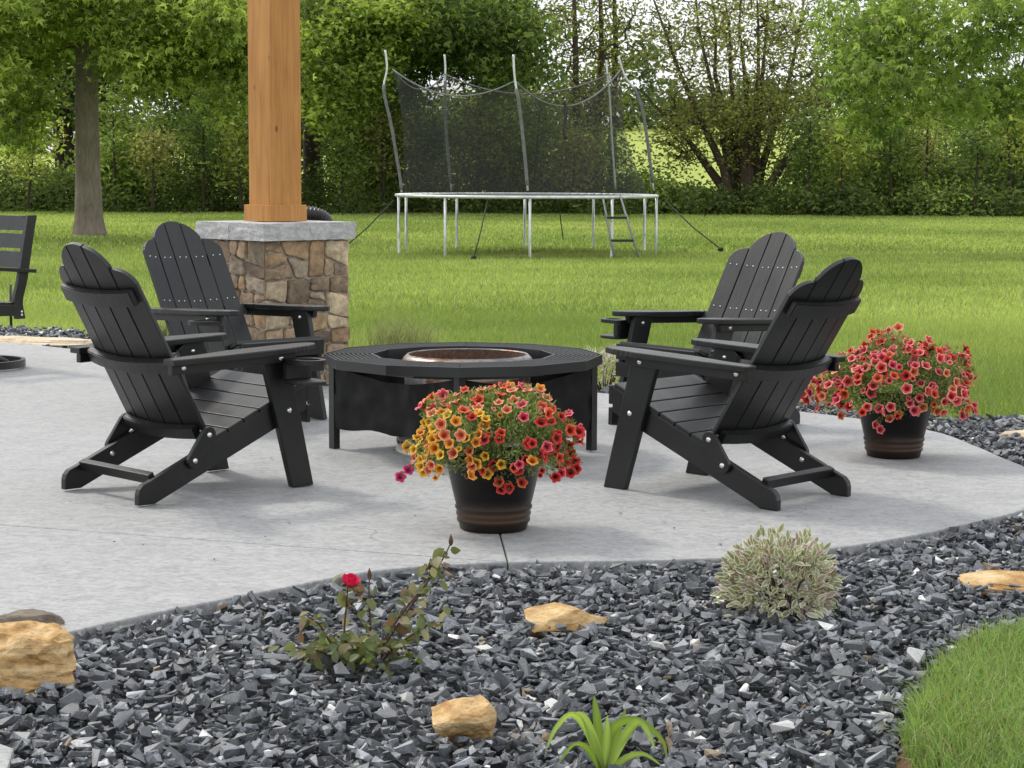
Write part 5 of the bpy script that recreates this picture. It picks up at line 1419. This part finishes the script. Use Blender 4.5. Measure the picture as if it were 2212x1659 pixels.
for k, (x, yt, Y) in enumerate(((60, 230, 63), (250, 190, 64), (330, 260, 62.5), (440, 170, 63.5), (520, 250, 62.5), (735, 300, 63), (830, 210, 64), (930, 260, 65), (1040, 240, 65.5), (1150, 210, 64.5), (1230, 290, 64), (1745, 240, 63), (1815, 270, 62.5), (1925, 230, 63), (2000, 170, 63.5), (2105, 250, 62.5), (2185, 190, 63))):
    b = at(x, 446, Y); b.z = gz; lean = rs.normal(0, 14)
    C = np.concatenate([px_blob(x+lean, yt+45, 34+rs.uniform(0, 22), 48, Y, 1.0, 13, rs, 0), px_blob(x+lean*.5, (yt+430)/2, 45, 55, Y, 1.0, 11, rs, 0)])
    ca, cb = HUES[k % 4]
    tree('hedge_sapling', SAP[k], 'sapling', b, [tuple(at(x+lean*f, 446+(yt-446)*f, Y)) for f in (-.02, .25, .5, .75, .92)], [.05, .042, .035, .025, .015], C, 34, .34, (.17, .22, .15)[k % 3], (.5, .4, .6)[k % 3], ca, cb, 600+k, 'bark_dark', 'saplings in the hedge row', jit=.2, r_tip=.009)
# undergrowth along the foot of the row
rs = np.random.default_rng(301)
nU = 760; xs_ = rs.uniform(-22, 22, nU); C = np.stack([xs_, 64.8 + rs.normal(0, 1.0, nU) - .5*np.sin(xs_*.9) - .4*np.sin(xs_*2.3+1), gz + rs.uniform(.0, 1.0, nU)**1.6*np.clip(.75+.45*np.sin(xs_*1.7)+.35*np.sin(xs_*4.1+2), .15, 1.5)], -1)
V, F, Cc = leaf_cloud(C, 55, .30, .17, .4, (.05, .08, .018), (.16, .21, .05), rs, droop=-.3)
tag(link('undergrowth', np_mesh('undergrowth', V, F, Cc), M['leaf']), 'low tangled weeds along the foot of the tree line', 'undergrowth', kind='stuff')
# the row goes on beyond both ends of the view
xa = np.concatenate([rs.uniform(-34, -18.5, 170), rs.uniform(19.5, 34, 170)]); C = np.stack([xa, 67 + rs.normal(0, 1.6, 340), gz + rs.uniform(.1, 5.5, 340)], -1)
V, F, Cc = leaf_cloud(C, 50, .6, .22, .5, (.07, .11, .025), (.28, .35, .09), rs)
tag(link('woodland_edge', np_mesh('woodland_edge', V, F, Cc), M['leaf']), 'leafy woodland edge running on past the ends of the hedge', 'wood', kind='stuff')
# far wood across the meadow
nU = 700; xs_ = rs.uniform(-75, 75, nU); ys_ = rs.uniform(190, 225, nU); zb_ = np.array([meadow_z(a, c) for a, c in zip(xs_, ys_)])
C = np.stack([xs_, ys_, zb_ + rs.uniform(0, 7, nU)*np.clip(.75+.35*np.sin(xs_*.21)+.2*np.sin(xs_*.53+1), .2, 1.3)], -1)
V, F, Cc = leaf_cloud(C, 45, 1.2, .7, .6, (.035, .06, .022), (.09, .125, .045), rs)
tag(link('far_wood', np_mesh('far_wood', V, F, Cc), M['leaf']), 'distant line of trees beyond the bright meadow', 'wood', kind='stuff')

# dry leaf crumbs on the concrete
rs = np.random.default_rng(404)
VV, FF, CC, off = [], [], [], 0
for (px, py) in ((310, 1178), (155, 1085), (570, 1160), (310, 1065), (900, 1115), (465, 1210), (1560, 1178), (2100, 1135), (620, 1130), (1345, 1110), (1740, 1100), (250, 1170), (860, 1010), (1460, 1140), (2010, 1060)):
    p = np.array(on(px, py, .003))[None]; a = rs.uniform(0, 2*PI); D = np.array([[math.cos(a), math.sin(a), .15]]); Nn = np.array([[-.15*math.cos(a), -.15*math.sin(a), 1.0]])
    V, F, C = leaf_arrays(p, D, Nn, np.array([rs.uniform(.012, .026)]), np.array([rs.uniform(.006, .012)]), np.array([[.10, .075, .05]])*rs.uniform(.5, 1.4)); VV.append(V); FF.append(F+off); CC.append(C); off += len(V)
tag(link('leaf_crumbs', np_mesh('leaf_crumbs', np.concatenate(VV), np.concatenate(FF), np.concatenate(CC)), M['leaf']), 'tiny dry leaf crumbs scattered on the grey concrete', 'debris', kind='stuff')
